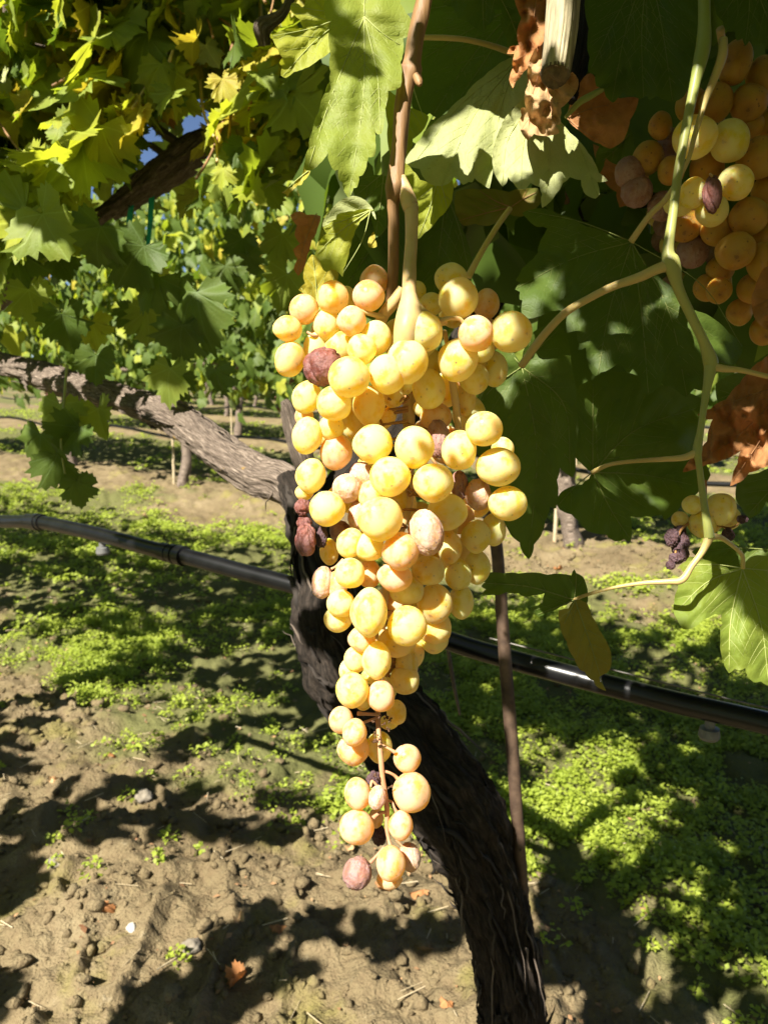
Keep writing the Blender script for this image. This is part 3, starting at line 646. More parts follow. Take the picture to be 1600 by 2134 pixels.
# C, D pale undersides
traced([(843, 339), (848, 326), (862, 308), (875, 291), (897, 262), (931, 236), (969, 199), (1006, 161), (1055, 124), (1075, 118), (1100, 150), (1112, 190), (1098, 205), (1068, 224), (1046, 255), (1032, 300), (1025, 335), (1024, 371), (1019, 393), (1010, 388), (1002, 382), (988, 371), (984, 380), (976, 379), (965, 385), (956, 376), (946, 369), (938, 379), (931, 384), (916, 388), (897, 384), (886, 375), (874, 352)],
       .475, (1075, 128), [(1017, 388, -6, -20), (920, 386, -14, -10), (870, 330, -12, -12)], M['pale'], gx=-.004, gy=-.012, cur=(.001, .003), seed=4, vein='vein', label='pale sunlit leaf underside right of the cane', res=34)
traced([(1047, 389), (1037, 375), (1028, 352), (1026, 326), (1032, 296), (1045, 262), (1067, 229), (1094, 206), (1120, 200), (1150, 240), (1187, 277), (1225, 319), (1247, 360), (1266, 377), (1244, 379), (1249, 405), (1240, 414), (1225, 409), (1215, 399), (1210, 375), (1187, 369), (1172, 382), (1157, 405), (1142, 424), (1129, 433), (1127, 420), (1129, 405), (1124, 390), (1105, 381), (1094, 394), (1079, 394), (1069, 381), (1058, 369), (1056, 379)],
       .462, (1110, 215), [(1046, 385, -20, -10), (1134, 425, 22, -10), (1245, 408, 20, -20), (1085, 390, -8, 0)], M['pale'], gx=.004, gy=-.008, cur=(.003, .004), seed=5, vein='vein', label='pale leaf below the dry hanging leaf, half in shade', res=34)
traced(c4([(918, 905), (960, 950), (1000, 1000), (1060, 1025), (1120, 1035), (1180, 1000), (1185, 1060), (1160, 1150), (1110, 1205), (1020, 1300), (988, 1330), (975, 1250), (985, 1160), (965, 1120), (940, 1080), (915, 1010)]), .50, c4([(1100, 980)])[0], [c4([(990, 1320)])[0], c4([(1150, 1160)])[0]], M['lime'], gy=.004, seed=6)
# F, G backdrop leaves
traced([(874, -30), (1100, -30), (1095, 60), (1062, 112), (1010, 155), (960, 200), (930, 232), (912, 246), (895, 236), (872, 248), (858, 220), (866, 100)], .56, (1080, 10), [(885, 120), (905, 235), (960, 200), (880, 20)], M['green'], gx=.004, seed=7, vein='veindark', res=26)
traced([(900, -30), (925, 10), (945, 16), (955, 38), (975, 45), (990, 58), (1008, 70), (1015, 55), (1026, 42), (1030, 18), (1045, 20), (1050, 42), (1042, 35), (1055, 80), (1070, 112), (1090, 132), (1098, 144), (1088, 90), (1080, 30), (1090, -30)], .47, (1010, -60), [(1008, 66), (1096, 138), (925, 5)], M['green'], gy=.006, seed=8, vein='veindark')
traced([(806, 186), (820, 196), (850, 225), (870, 230), (893, 243), (884, 268), (860, 290), (845, 340), (815, 330), (808, 260)], .52, (860, 180), [(845, 335), (885, 250)], M['lime'], seed=9)
traced([(735, 380), (760, 372), (790, 365), (815, 370), (812, 400), (806, 450), (800, 480), (783, 496), (778, 470), (770, 440), (755, 425), (738, 405)], .50, (800, 360), [(783, 490), (745, 405)], M['green'], seed=10, vein='veindark')
# H folded leaf
traced([(672, 472), (676, 455), (690, 438), (706, 420), (735, 408), (752, 412), (768, 424), (779, 440), (783, 458), (774, 440), (760, 436), (738, 440), (720, 442), (702, 448), (700, 458), (690, 463), (686, 470)], .447, (778, 438), [(680, 462)], M['pale'], gy=-.004, seed=11)
traced([(775, 437), (755, 436), (738, 440), (720, 442), (702, 447), (700, 457), (690, 462), (685, 468), (673, 474), (681, 487), (670, 497), (663, 510), (657, 532), (668, 545), (672, 560), (680, 567), (690, 560), (700, 563), (708, 570), (714, 577), (716, 560), (722, 545), (728, 520), (733, 500), (740, 480), (750, 462)], .444, (772, 438), [(713, 572, 12, -4), (660, 530, -10, 0), (676, 475)], M['lime'], gx=-.003, gy=.004, seed=12, label='small bright folded leaf with red edge above the left of the bunch')
traced([(622, 604), (636, 590), (632, 570), (640, 545), (650, 530), (668, 540), (675, 560), (690, 553), (706, 572), (700, 590), (708, 612), (690, 640), (650, 640), (640, 615)], .50, (660, 660), [(652, 535), (628, 600), (698, 575)], M['yellow'], seed=13)
traced([(605, 448), (625, 440), (640, 448), (668, 450), (664, 470), (650, 500), (641, 530), (633, 560), (622, 575), (612, 560), (620, 540), (611, 520), (625, 508), (614, 490), (619, 470)], .52, (660, 445), [(620, 570)], M['dry'], vein='veindry', crumple=.012, puck=0, seed=14, label='withered brown leaf hanging above the bunch on its left')
traced([(768, 515), (766, 505), (774, 488), (779, 482), (782, 500), (785, 514), (777, 517)], .45, (780, 484), [], M['yellow'], seed=15, fine=False)
# M big dim leaves behind the stems above the bunch
traced([(700, 448), (760, 430), (830, 420), (850, 500), (870, 600), (860, 680), (760, 660), (710, 610), (690, 540)], .60, (830, 440), [(720, 600), (700, 480), (800, 650)], M['green'], seed=16, vein='veindark')
traced([(865, 420), (930, 400), (960, 470), (985, 560), (960, 640), (900, 650), (865, 600)], .62, (930, 400), [(900, 640), (975, 560)], M['green'], seed=17, vein='veindark')
# O, P dark leaves at the top right
traced([(1222, -40), (1226, 60), (1228, 120), (1226, 150), (1240, 156), (1242, 180), (1258, 184), (1262, 202), (1276, 214), (1285, 206), (1297, 190), (1306, 200), (1322, 198), (1330, 206), (1347, 200), (1352, 209), (1366, 200), (1385, 208), (1402, 213), (1425, 200), (1443, 150), (1456, 60), (1462, -40)], .455, (1350, -80), [(1275, 208), (1400, 208), (1232, 140), (1340, 202)], M['green'], gy=-.004, seed=18, vein='veindark', label='very dark shaded leaf across the top between pruned stub and green shoot', res=34)
traced([(1486, -40), (1640, -40), (1640, 130), (1600, 105), (1585, 88), (1572, 96), (1565, 74), (1552, 96), (1546, 80), (1534, 84), (1530, 66), (1512, 64), (1505, 44), (1492, 30)], .45, (1560, -60), [(1500, 40), (1552, 90), (1630, 120)], M['green'], seed=19, vein='veindark')
# R, S, T, U dry leaves
traced([(1072, -30), (1146, -30), (1142, 40), (1139, 67), (1124, 101), (1101, 139), (1090, 150), (1075, 169), (1068, 184), (1060, 165), (1068, 142), (1071, 112), (1056, 112), (1062, 97), (1081, 94), (1077, 71), (1086, 37), (1079, 22)], .442, (1120, -30), [(1070, 178, 10, 0)], M['dry'], vein='veindry', crumple=.016, puck=0, seed=20, gx=.004, label='orange brown dry leaf curled beside the pruned stub', res=44)
traced([(1124, 92), (1136, 80), (1134, 124), (1138, 160), (1165, 176), (1192, 150), (1204, 165), (1203, 185), (1188, 206), (1168, 225), (1167, 245), (1167, 259), (1158, 261), (1165, 277), (1150, 282), (1130, 283), (1112, 279), (1099, 292), (1088, 280), (1081, 262), (1086, 240), (1085, 225), (1096, 225), (1092, 202), (1099, 180), (1099, 165), (1099, 142), (1109, 112)], .436, (1135, 120), [(1100, 285, -10, 0), (1160, 278)], M['tan'], vein='veindry', crumple=.02, puck=0, seed=21, label='tan crumpled dry leaf hanging under the pruned stub', res=50)
traced([(1205, 180), (1222, 155), (1232, 152), (1250, 180), (1290, 205), (1330, 205), (1312, 250), (1300, 290), (1270, 310), (1250, 300), (1210, 275), (1180, 245)], .475, (1180, 246), [(1290, 215), (1260, 300)], M['dry'], vein='veindry', crumple=.006, seed=22)
traced([(1258, 290), (1290, 268), (1315, 272), (1320, 320), (1290, 345), (1262, 330), (1250, 360), (1240, 330)], .53, (1310, 280), [(1255, 335)], M['green'], seed=23, vein='veindark')
traced([(1235, 300), (1290, 330), (1345, 335), (1350, 390), (1340, 425), (1330, 415), (1290, 432), (1284, 400), (1260, 380)], .56, (1340, 340), [(1290, 428), (1262, 378)], M['dry'], vein='veindry', seed=24)
traced([(950, 400), (1000, 395), (1060, 400), (1120, 392), (1128, 420), (1110, 440), (1085, 452), (1060, 445), (1020, 470), (990, 466), (965, 470), (948, 440)], .58, (1064, 432), [(955, 460), (1000, 398), (1118, 400)], M['olive'], seed=25, vein='veindry')
# V main shaded leaf
traced([(1314, 502), (1280, 496), (1220, 472), (1160, 444), (1120, 434), (1088, 444), (1098, 456), (1116, 472), (1132, 472), (1140, 476), (1134, 488), (1124, 508), (1120, 528), (1110, 540), (1096, 552), (1080, 576), (1074, 584), (1083, 590), (1073, 603), (1083, 608), (1082, 624), (1088, 626), (1086, 652), (1100, 664), (1120, 660), (1148, 648), (1164, 646), (1184, 652), (1180, 694), (1200, 690), (1206, 716), (1204, 730), (1220, 724), (1224, 756), (1232, 776), (1240, 784), (1252, 776), (1272, 768), (1286, 758), (1296, 764), (1310, 778), (1318, 768), (1326, 776), (1332, 792), (1338, 804), (1350, 823), (1364, 812), (1378, 798), (1384, 804), (1400, 804), (1416, 820), (1428, 827), (1440, 816), (1446, 810), (1464, 814), (1468, 780), (1476, 742), (1490, 752), (1528, 762), (1548, 720), (1520, 696), (1480, 660), (1446, 646), (1442, 656), (1436, 644), (1408, 608), (1376, 580), (1350, 560), (1330, 530)],
       .472, (1316, 504), [(1076, 600, 0, -14), (1100, 440, 0, -10), (1245, 780, -10, 0), (1430, 824, 20, -14), (1545, 722, 30, -20), (1350, 818, 4, 0)], M['green'], gx=-.002, gy=-.004, cur=(.002, .002), wav=.006, seed=26, vein='veindark', label='broad leaf with shaded blade and sunlit left edge in the middle right', res=50)
traced([(1086, 762), (1100, 705), (1130, 680), (1150, 668), (1176, 690), (1190, 760), (1200, 850), (1198, 940), (1194, 995), (1184, 990), (1166, 975), (1160, 1000), (1158, 1060), (1146, 1056), (1135, 1085), (1130, 1108), (1112, 1135), (1110, 1150), (1101, 1166), (1086, 1146), (1082, 1130), (1062, 1112), (1050, 1080), (1020, 1030), (1000, 960), (985, 870), (1000, 840), (1020, 800), (1035, 770), (1025, 735), (1050, 712)],
       .50, (1087, 764), [(1101, 1160, 24, -20), (990, 850, -6, -4), (1188, 980, 36, -30), (1160, 690), (1050, 715)], M['green'], gx=.002, gy=.002, cur=(.002, .001), seed=27, vein='veindark', label='long shaded leaf hanging right behind the bunch with a sunlit tip', res=44)
traced([(1234, 984), (1210, 965), (1196, 950), (1200, 870), (1206, 805), (1240, 790), (1300, 775), (1360, 800), (1420, 815), (1460, 830), (1458, 890), (1450, 940), (1480, 990), (1450, 1030), (1420, 1050), (1400, 1072), (1384, 1084), (1378, 1072), (1345, 1076), (1313, 1076), (1313, 1130), (1300, 1124), (1280, 1128), (1262, 1114), (1222, 1106), (1205, 1085), (1190, 1072), (1165, 1062), (1158, 1042), (1176, 1020), (1212, 1010), (1226, 998)],
       .54, (1234, 984), [(1310, 1120, 0, 10), (1450, 850, -20, -20), (1235, 800, 0, 0), (1440, 1010, 0, -8), (1165, 1050)], M['green'], gx=.001, gy=0, wav=.008, seed=28, vein='veindark', label='wide dark leaf below the middle with a diagonal sun fleck', res=46)
# Y folded leaf
traced([(998, 1206), (1012, 1194), (1050, 1195), (1080, 1195), (1140, 1198), (1190, 1199), (1196, 1186), (1200, 1194), (1214, 1202), (1220, 1216), (1224, 1240), (1222, 1260), (1200, 1252), (1188, 1255), (1168, 1264), (1140, 1276), (1122, 1285), (1106, 1266), (1120, 1262), (1130, 1256), (1134, 1236), (1112, 1240), (1088, 1242), (1080, 1236), (1056, 1234), (1032, 1240), (1004, 1238), (1012, 1228), (1002, 1222), (1010, 1214)],
       .466, (1196, 1250), [(1005, 1215, 0, -10), (1120, 1280), (1200, 1195)], M['green'], gx=.004, gy=.006, seed=29, vein='veindark', label='dark folded leaf stretched sideways across the metal stake')
traced([(1197, 1250), (1184, 1268), (1164, 1272), (1166, 1300), (1180, 1336), (1196, 1372), (1208, 1396), (1218, 1400), (1224, 1412), (1236, 1418), (1240, 1428), (1262, 1440), (1250, 1420), (1248, 1410), (1256, 1406), (1270, 1396), (1273, 1370), (1268, 1348), (1248, 1312), (1232, 1284), (1222, 1256)],
       .462, (1197, 1250), [(1258, 1435, 4, 6), (1175, 1300)], M['olive'], gy=.002, seed=30, vein='veindark', label='narrow olive leaf hanging down over the black hose')
# Z
traced([(1546, 1184), (1520, 1188), (1496, 1176), (1464, 1166), (1436, 1160), (1428, 1170), (1414, 1180), (1426, 1196), (1414, 1210), (1412, 1224), (1404, 1256), (1402, 1272), (1412, 1296), (1422, 1311), (1444, 1308), (1464, 1292), (1488, 1280), (1502, 1281), (1504, 1300), (1500, 1340), (1504, 1372), (1508, 1385), (1518, 1403), (1530, 1394), (1540, 1397), (1552, 1392), (1556, 1408), (1570, 1422), (1584, 1420), (1600, 1429), (1640, 1424), (1662, 1300), (1650, 1190), (1600, 1160), (1570, 1158), (1555, 1168)],
       .462, (1546, 1184), [(1412, 1270, -6, -14), (1518, 1398, -10, 0), (1600, 1420, 12, 0), (1650, 1220, 10, -10), (1425, 1180)], M['green2'], gx=.001, gy=-.004, wav=.006, cur=(.002, .002), seed=31, label='yellow green leaf with dappled shade at the lower right edge', res=44)
traced([(1440, 1150), (1500, 1128), (1560, 1150), (1640, 1140), (1640, 1200), (1560, 1196), (1530, 1190), (1480, 1170)], .50, (1640, 1150), [(1450, 1150)], M['green'], seed=32, vein='veindark')
traced([(1600, 740), (1586, 752), (1570, 762), (1560, 775), (1540, 800), (1512, 832), (1480, 852), (1452, 864), (1461, 871), (1484, 874), (1478, 890), (1472, 920), (1456, 944), (1436, 958), (1422, 984), (1440, 980), (1472, 968), (1500, 960), (1542, 940), (1536, 965), (1524, 1000), (1520, 1013), (1532, 1008), (1548, 1000), (1560, 985), (1584, 976), (1620, 960), (1650, 740)],
       .445, (1640, 800), [(1460, 868, 0, -6), (1430, 975, 10, 14), (1524, 1005, 6, 6)], M['dry'], vein='veindry', crumple=.022, puck=0, seed=33, label='crisp orange brown dry leaf at the right edge', res=54)
traced([(1572, 600), (1590, 560), (1640, 540), (1640, 680), (1600, 690), (1570, 660), (1565, 630)], .45, (1640, 600), [(1572, 640)], M['dry'], vein='veindry', crumple=.012, puck=0, seed=34)
traced([(1536, 1000), (1580, 985), (1640, 970), (1640, 1060), (1596, 1045), (1580, 1070), (1560, 1080), (1545, 1060), (1532, 1040)], .50, (1640, 980), [(1560, 1070)], M['green'], seed=35, vein='veindark')
traced([(1540, 775), (1600, 790), (1600, 850), (1560, 870), (1500, 850), (1490, 800)], .55, (1600, 800), [(1500, 830)], M['green'], seed=36, vein='veindark')

# hanging dark shoot in front of the left cordon
for k, (x, y, s, d) in enumerate([(125, 880, 62, 1.0), (85, 945, 66, 1.02), (165, 925, 58, 1.0), (120, 985, 62, 1.0), (160, 1030, 45, 1.0), (205, 880, 48, 1.03), (410, 660, 85, 1.0), (380, 720, 70, 1.02), (355, 800, 55, 1.0), (450, 800, 48, 1.02), (330, 620, 70, 1.0), (300, 560, 80, .98), (210, 520, 80, .95), (90, 500, 90, .92), (60, 640, 60, 1.0), (130, 690, 60, 1.0), (30, 560, 70, 1.0), (200, 770, 50, 1.05)]):
    n = np.array([random.gauss(0, .3), -1, random.gauss(.1, .3)]); B = leaf_basis(n, s*1.25*d/FPX)
    p = P(x, y-s*.6, d); put_leaf(p, B, random.choice(['green', 'green', 'green2']), vine)
stem('shoot', [(140, 760, 1.0, 6), (133, 850, 1.0, 6), (128, 930, 1.0, 5), (140, 1010, 1.0, 4)], M['shoot'], vine, 8, 30)

# ================================================================== grapes
def uvsphere(nu=32, nv=22):
    th = np.linspace(0, math.pi, nv)[1:-1]; ph = np.linspace(0, 2*math.pi, nu, endpoint=False)
    T, Ph = np.meshgrid(th, ph, indexing='ij'); v = np.stack([np.sin(T)*np.cos(Ph), np.sin(T)*np.sin(Ph), np.cos(T)], -1).reshape(-1, 3)
    v = np.vstack([v, [0, 0, 1], [0, 0, -1]]); m = nv-2; f = []
    for i in range(m-1):
        for j in range(nu): f.append((i*nu+j, (i+1)*nu+j, (i+1)*nu+(j+1) % nu, i*nu+(j+1) % nu))
    t = m*nu
    for j in range(nu): f.append((t, j, (j+1) % nu)); f.append((t+1, (m-1)*nu+(j+1) % nu, (m-1)*nu+j))
    return v, f
gv, gfc = uvsphere()
gvh, gfh = uvsphere(64, 46)
def grape_mesh(kind, seed):
    if kind in 'gapb':
        v = gv.copy(); q = v + .06*np.stack([vnoise(v*1.3+seed), vnoise(v*1.3+seed+50), vnoise(v*1.3+seed+90)], -1)
        me = mesh_from('grape', q, gfc, M[kind]); rr = random.Random(seed*5+1); dv = np.array([rr.uniform(-.8, .8), rr.uniform(-1, -.2), rr.uniform(-.9, .3)]); dv /= np.linalg.norm(dv)
        me.attributes.new('pole', 'FLOAT', 'POINT').data.foreach_set('value', np.arccos(np.clip(v @ dv, -1, 1)).astype(np.float32)); return me
    v = gvh.copy()
    amp = {'w': .055, 's': .07, 'r': .17, 'k': .26}[kind]
    st = {'w': (5.5, 5.5, 1.1), 's': (4., 4., 1.2), 'r': (2.3, 2.3, .7), 'k': (3.2, 3.2, 2.)}[kind]
    a = 1-np.abs(fbm(v*np.array(st)+seed*3.3, 1 if kind == 'r' else 2))*1.7
    b = vnoise(v*np.array([8, 8, 3.])+seed)
    d = -amp*np.clip(a, -.4, 1)**2 + amp*.3*b + amp*.5*vnoise(v*1.6+seed*7)
    me = mesh_from('grape', v*(1+d+amp*.4)[:, None], gfh, M[kind]); me.attributes.new('pole', 'FLOAT', 'POINT').data.foreach_set('value', np.ones(len(v), np.float32)); return me
GM = {k: [grape_mesh(k, 3+q) for q in range(8)] for k in 'gapbwsrk'}
DL = {0: .386, 1: .402, 2: .419, 3: .437}
def lay(l):
    return .386 + .0165*l
def add_grape(bunch, x, y, rx, ry, d, kind, ang=0, label=None, zr=None):
    o = bpy.data.objects.new('grape', random.choice(GM[kind])); COL.objects.link(o)
    k = d/FPX; R = np.stack([CR, CF, CU], 1)
    ca, sa = math.cos(ang), math.sin(ang); rot = np.array([[ca, 0, sa], [0, 1, 0], [-sa, 0, ca]])
    Bm = R @ rot @ np.diag([rx*k, (zr or min(rx, ry)*1.02)*k, ry*k]); p = P(x, y, d)-np.array(bunch.location)
    m = Matrix.Identity(4)
    for a in range(3):
        for b in range(3): m[a][b] = Bm[a, b]
        m[a][3] = p[a]
    o.parent = bunch; o.matrix_local = m
    if label: o['label'] = label
    return o
GR = [  # x, y, rx, ry, layer, kind, angle
(954,622,41,42,.3,'g',.2),(939,580,34,32,2.0,'g',0),(1013,634,28,32,2.2,'p',0),(1064,691,43,43,.6,'g',0),(991,696,37,38,-.2,'p',0),(954,749,42,47,.5,'g',.5),(1000,728,30,28,1.4,'g',0),
(1028,769,30,37,2.2,'g',0),(987,788,32,34,1.7,'g',0),(877,692,46,43,.1,'g',0),(898,634,25,24,2.3,'g',0),(870,606,18,20,2.8,'g',0),(768,616,33,33,.8,'p',0),(780,584,30,31,2.0,'p',0),
(693,620,33,34,.7,'a',0),(722,622,20,25,1.6,'g',0),(634,645,31,31,1.0,'p',0),(599,685,31,27,.7,'a',0),(604,748,31,38,.9,'a',.25),(733,669,31,31,.2,'p',0),(682,677,29,33,1.0,'g',0),(664,688,16,22,1.8,'a',0),
(784,705,33,36,.6,'g',0),(754,727,30,32,-.1,'g',-.3),(660,724,28,34,1.3,'g',.1),(709,724,32,34,1.1,'g',0),(675,764,40,39,.4,'r',.3),(727,785,43,43,-.6,'g',0),(807,779,41,41,-.1,'g',0),
(849,751,42,48,-.1,'g',0),(893,810,34,43,1.3,'g',-.1),(640,828,31,35,1.2,'g',.3),(696,841,37,37,-.1,'g',0),(768,844,34,42,.9,'a',0),(819,824,24,26,1.8,'a',0),(802,867,22,24,2.1,'a',0),(844,805,16,18,1.8,'g',0),
(880,850,20,20,2.3,'g',0),(909,869,33,30,2.1,'p',0),(641,908,32,39,.8,'g',.15),(690,891,27,27,.9,'g',0),(701,942,34,38,1.1,'p',.1),(634,868,20,24,2.0,'p',0),(731,880,24,34,1.9,'a',0),
(777,925,42,41,.2,'g',0),(864,932,42,44,-.1,'g',-.15),(913,915,25,40,1.6,'s',-.1),(956,939,37,42,.6,'g',.1),(1008,893,38,37,.1,'g',0),(1047,935,24,24,2.2,'g',0),(1037,973,46,40,.6,'g',0),(970,831,22,36,2.4,'a',0),
(648,992,32,37,.9,'g',.15),(813,992,42,42,-.3,'g',0),(902,1005,43,41,-.3,'g',0),(724,1018,31,31,.9,'w',.5),(754,992,26,30,1.2,'w',-.4),(682,1059,37,37,.4,'g',0),(634,1026,19,17,1.6,'a',0),
(630,1057,16,18,.9,'r',0),(634,1089,15,15,1.0,'r',0),(638,1126,22,34,.6,'r',-.1),(671,1118,11,22,1.0,'k',.1),(791,1080,48,47,-.6,'g',0),(772,1032,28,30,.9,'g',0),(744,1074,19,31,1.0,'w',.15),
(709,1107,23,22,1.4,'s',.5),(686,1150,20,28,1.6,'a',0),(731,1132,30,32,.6,'g',.3),(769,1140,32,30,.5,'g',0),(835,1149,39,40,-.3,'p',0),(888,1110,36,48,-.2,'w',-.2),(932,1067,43,39,.9,'g',0),(957,1012,18,31,1.7,'s',0),
(996,1031,27,33,1.5,'w',-.1),(1057,1049,40,36,1.0,'g',0),(992,1118,31,35,2.0,'g',0),(1027,1104,27,34,2.4,'g',0),(936,1140,27,35,1.7,'a',-.1),(892,1189,35,32,1.0,'a',0),(823,1202,37,32,.4,'p',.2),(847,1230,37,31,1.0,'g',0),
(729,1195,32,32,.1,'g',0),(672,1214,23,34,.9,'w',.15),(702,1218,22,30,.9,'p',0),(769,1196,24,31,1.2,'p',0),(710,1258,30,29,.5,'g',0),(704,1290,29,27,.9,'g',0),(769,1276,39,51,-.4,'g',0),(849,1304,42,42,.1,'g',0),
(906,1258,38,42,1.5,'a',0),(960,1254,26,36,2.2,'g',0),(994,1181,27,36,2.5,'g',0),(954,1198,28,33,2.1,'g',0),(905,1308,36,36,2.0,'a',0),(904,1333,31,29,2.2,'g',0),(827,1337,39,32,1.1,'a',0),(754,1331,29,28,.5,'p',0),
(785,1376,31,39,.2,'g',0),(742,1373,26,28,.8,'g',0),(726,1398,20,25,1.1,'g',0),(847,1385,24,38,1.7,'a',0),(843,1416,31,32,1.6,'a',0),(734,1437,34,37,.0,'g',0),(794,1451,29,33,.1,'p',0),(757,1462,20,18,1.0,'g',0),
(826,1485,21,26,1.3,'a',0),(810,1505,20,15,1.6,'g',0),(711,1500,26,28,.7,'p',0),(739,1526,25,29,.2,'p',.3),(737,1560,34,34,1.1,'p',0),(790,1556,27,33,1.3,'g',0),(848,1580,29,29,1.0,'p',0),(857,1650,39,41,.7,'p',0),
(745,1654,28,33,.5,'p',-.2),(779,1624,15,16,.9,'k',0),(786,1662,18,25,.3,'w',.2),(743,1723,36,35,.3,'p',.3),(835,1720,26,30,.5,'p',0),(783,1705,16,20,1.4,'p',0),(814,1799,30,36,.2,'p',0),(853,1786,23,30,.9,'w',-.2),
(745,1820,30,33,.5,'s',.2),(811,1832,27,20,1.2,'p',0),(790,1740,14,20,1.5,'k',0)]
bunch = empty('grape_bunch', tuple(P(850, 640, .41))); BL = np.array(bunch.location)
tagit(bunch, 'long sunlit golden grape bunch hanging in the centre, with a few shrivelled raisins', 'grape bunch')
for (x, y, rx, ry, l, k, an) in GR:
    lb = {'r': 'shrivelled dark red raisin', 'k': 'tiny dried black raisin', 'w': 'wrinkled pinkish grape', 's': 'shrivelling purple brown grape'}.get(k)
    add_grape(bunch, x, y, rx, ry, lay(l), k, an, lb)
# grapes inside the bunch that show only through the gaps
prof = [(600, 690, 960), (700, 640, 1040), (800, 660, 1010), (900, 660, 1020), (1000, 670, 1040), (1100, 690, 1010), (1200, 710, 960), (1300, 740, 910), (1400, 750, 850), (1450, 765, 810)]
rg = random.Random(4)
for _ in range(58):
    y = rg.uniform(640, 1440); xl = np.interp(y, [p[0] for p in prof], [p[1] for p in prof])+22; xr = np.interp(y, [p[0] for p in prof], [p[2] for p in prof])-22
    if xr <= xl: continue
    x = rg.uniform(xl, xr); r_ = rg.uniform(28, 37)
    add_grape(bunch, x, y, r_, r_*rg.uniform(1, 1.15), lay(rg.uniform(2.3, 4.4)), rg.choice('gaagp'))
# stems of the bunch
st = Geo()
def bt(pts, n=24, sides=10):
    c, r = pxtube(pts, n)
    st.tube(c-BL, r, sides, lambda a, s, rr: rr*.12*vnoise(np.stack([np.cos(a)*2, np.sin(a)*2, s*90], -1)))
bt([(832, 372, .405, 26), (845, 400, .404, 30), (855, 430, .402, 34), (857, 437, .402, 30), (857, 500, .40, 27), (853, 560, .396, 28), (852, 610, .39, 32), (853, 645, .386, 48), (850, 690, .384, 62), (846, 740, .39, 50)], 60, 18)
bt([(853, 625, .39, 30), (875, 655, .387, 34), (905, 668, .388, 22), (930, 672, .39, 12)])
bt([(838, 600, .398, 18), (820, 630, .40, 26), (800, 655, .405, 26), (785, 690, .41, 20)])
bt([(800, 660, .404, 14), (775, 655, .40, 10), (750, 648, .397, 9)])
bt([(915, 672, .388, 12), (932, 664, .385, 10), (955, 664, .386, 9), (965, 672, .387, 9)])
bt([(925, 690, .40, 12), (932, 720, .405, 10), (940, 780, .41, 14), (948, 830, .415, 16), (954, 890, .418, 14), (950, 930, .418, 10)])
bt([(850, 740, .42, 30), (852, 850, .428, 26), (852, 960, .425, 22), (850, 1050, .42, 20), (820, 1150, .42, 18), (800, 1250, .415, 16), (795, 1350, .412, 14), (790, 1440, .41, 13)], 60, 12)
rach = st.build('stem', M['rachis'], bunch)
st = Geo()
bt([(790, 1430, .41, 12), (787, 1490, .403, 11), (790, 1540, .398, 10), (794, 1590, .396, 12), (797, 1620, .396, 11), (803, 1660, .397, 12), (806, 1690, .397, 11), (806, 1725, .397, 9), (810, 1750, .396, 7), (814, 1765, .394, 9)], 50)
bt([(800, 1607, .397, 7), (813, 1611, .397, 6), (824, 1618, .398, 7), (832, 1628, .398, 10)])
bt([(806, 1694, .397, 7), (795, 1693, .396, 7), (785, 1698, .395, 7), (777, 1705, .394, 10)])
bt([(808, 1668, .397, 6), (817, 1672, .396, 5), (822, 1684, .395, 6), (827, 1694, .395, 10)])
bt([(790, 1550, .398, 7), (810, 1560, .397, 6), (823, 1568, .397, 9)])
bt([(800, 1765, .396, 5), (783, 1785, .394, 6), (772, 1797, .394, 9)])
bt([(825, 1750, .40, 5), (835, 1760, .40, 5), (842, 1768, .40, 6)])
bt([(788, 1490, .402, 7), (765, 1488, .398, 7), (745, 1487, .396, 9)])
bt([(788, 1495, .402, 6), (760, 1505, .396, 6), (752, 1508, .393, 9)])
bt([(788, 1640, .397, 5), (776, 1628, .397, 6), (772, 1640, .396, 6)])
bt([(715, 1165, .40, 5), (700, 1180, .40, 4), (690, 1186, .40, 6)])
bt([(640, 692, .40, 6), (655, 700, .40, 7), (670, 700, .405, 6)])
st.build('stem', M['pedicel'], bunch)
st = Geo()
for (x, y) in [(806, 1492), (812, 1500), (808, 1520), (778, 1503), (782, 1530), (786, 1545), (792, 1496), (800, 1508), (803, 1496), (778, 1545), (850, 1100), (812, 1640), (780, 1616)]:
    for _ in range(3):
        a = rg.uniform(0, 6.28); L = rg.uniform(4, 11); bt([(x-math.cos(a)*L*.4, y-math.sin(a)*L*.4, .394, 1.6), (x, y, .392, 1.6), (x+math.cos(a)*L*.6, y+math.sin(a)*L*.6, .391, 4.0)], 6, 5)
st.build('dried_florets', M['dark_bits'], bunch)
st = Geo()
for _ in range(46):      # rusty debris and pedicels deep inside the bunch
    y = rg.uniform(740, 1460); x = rg.uniform(780, 900) if y < 1150 else rg.uniform(770, 850)
    a = rg.uniform(0, 6.28); bt([(850 if y < 1050 else 800, y-10, .42, 8), (x, y, .415, 6), (x+math.cos(a)*30, y+math.sin(a)*30, .41, 6)], 8, 6)
st.build('stem', M['rachis_dry'], bunch)

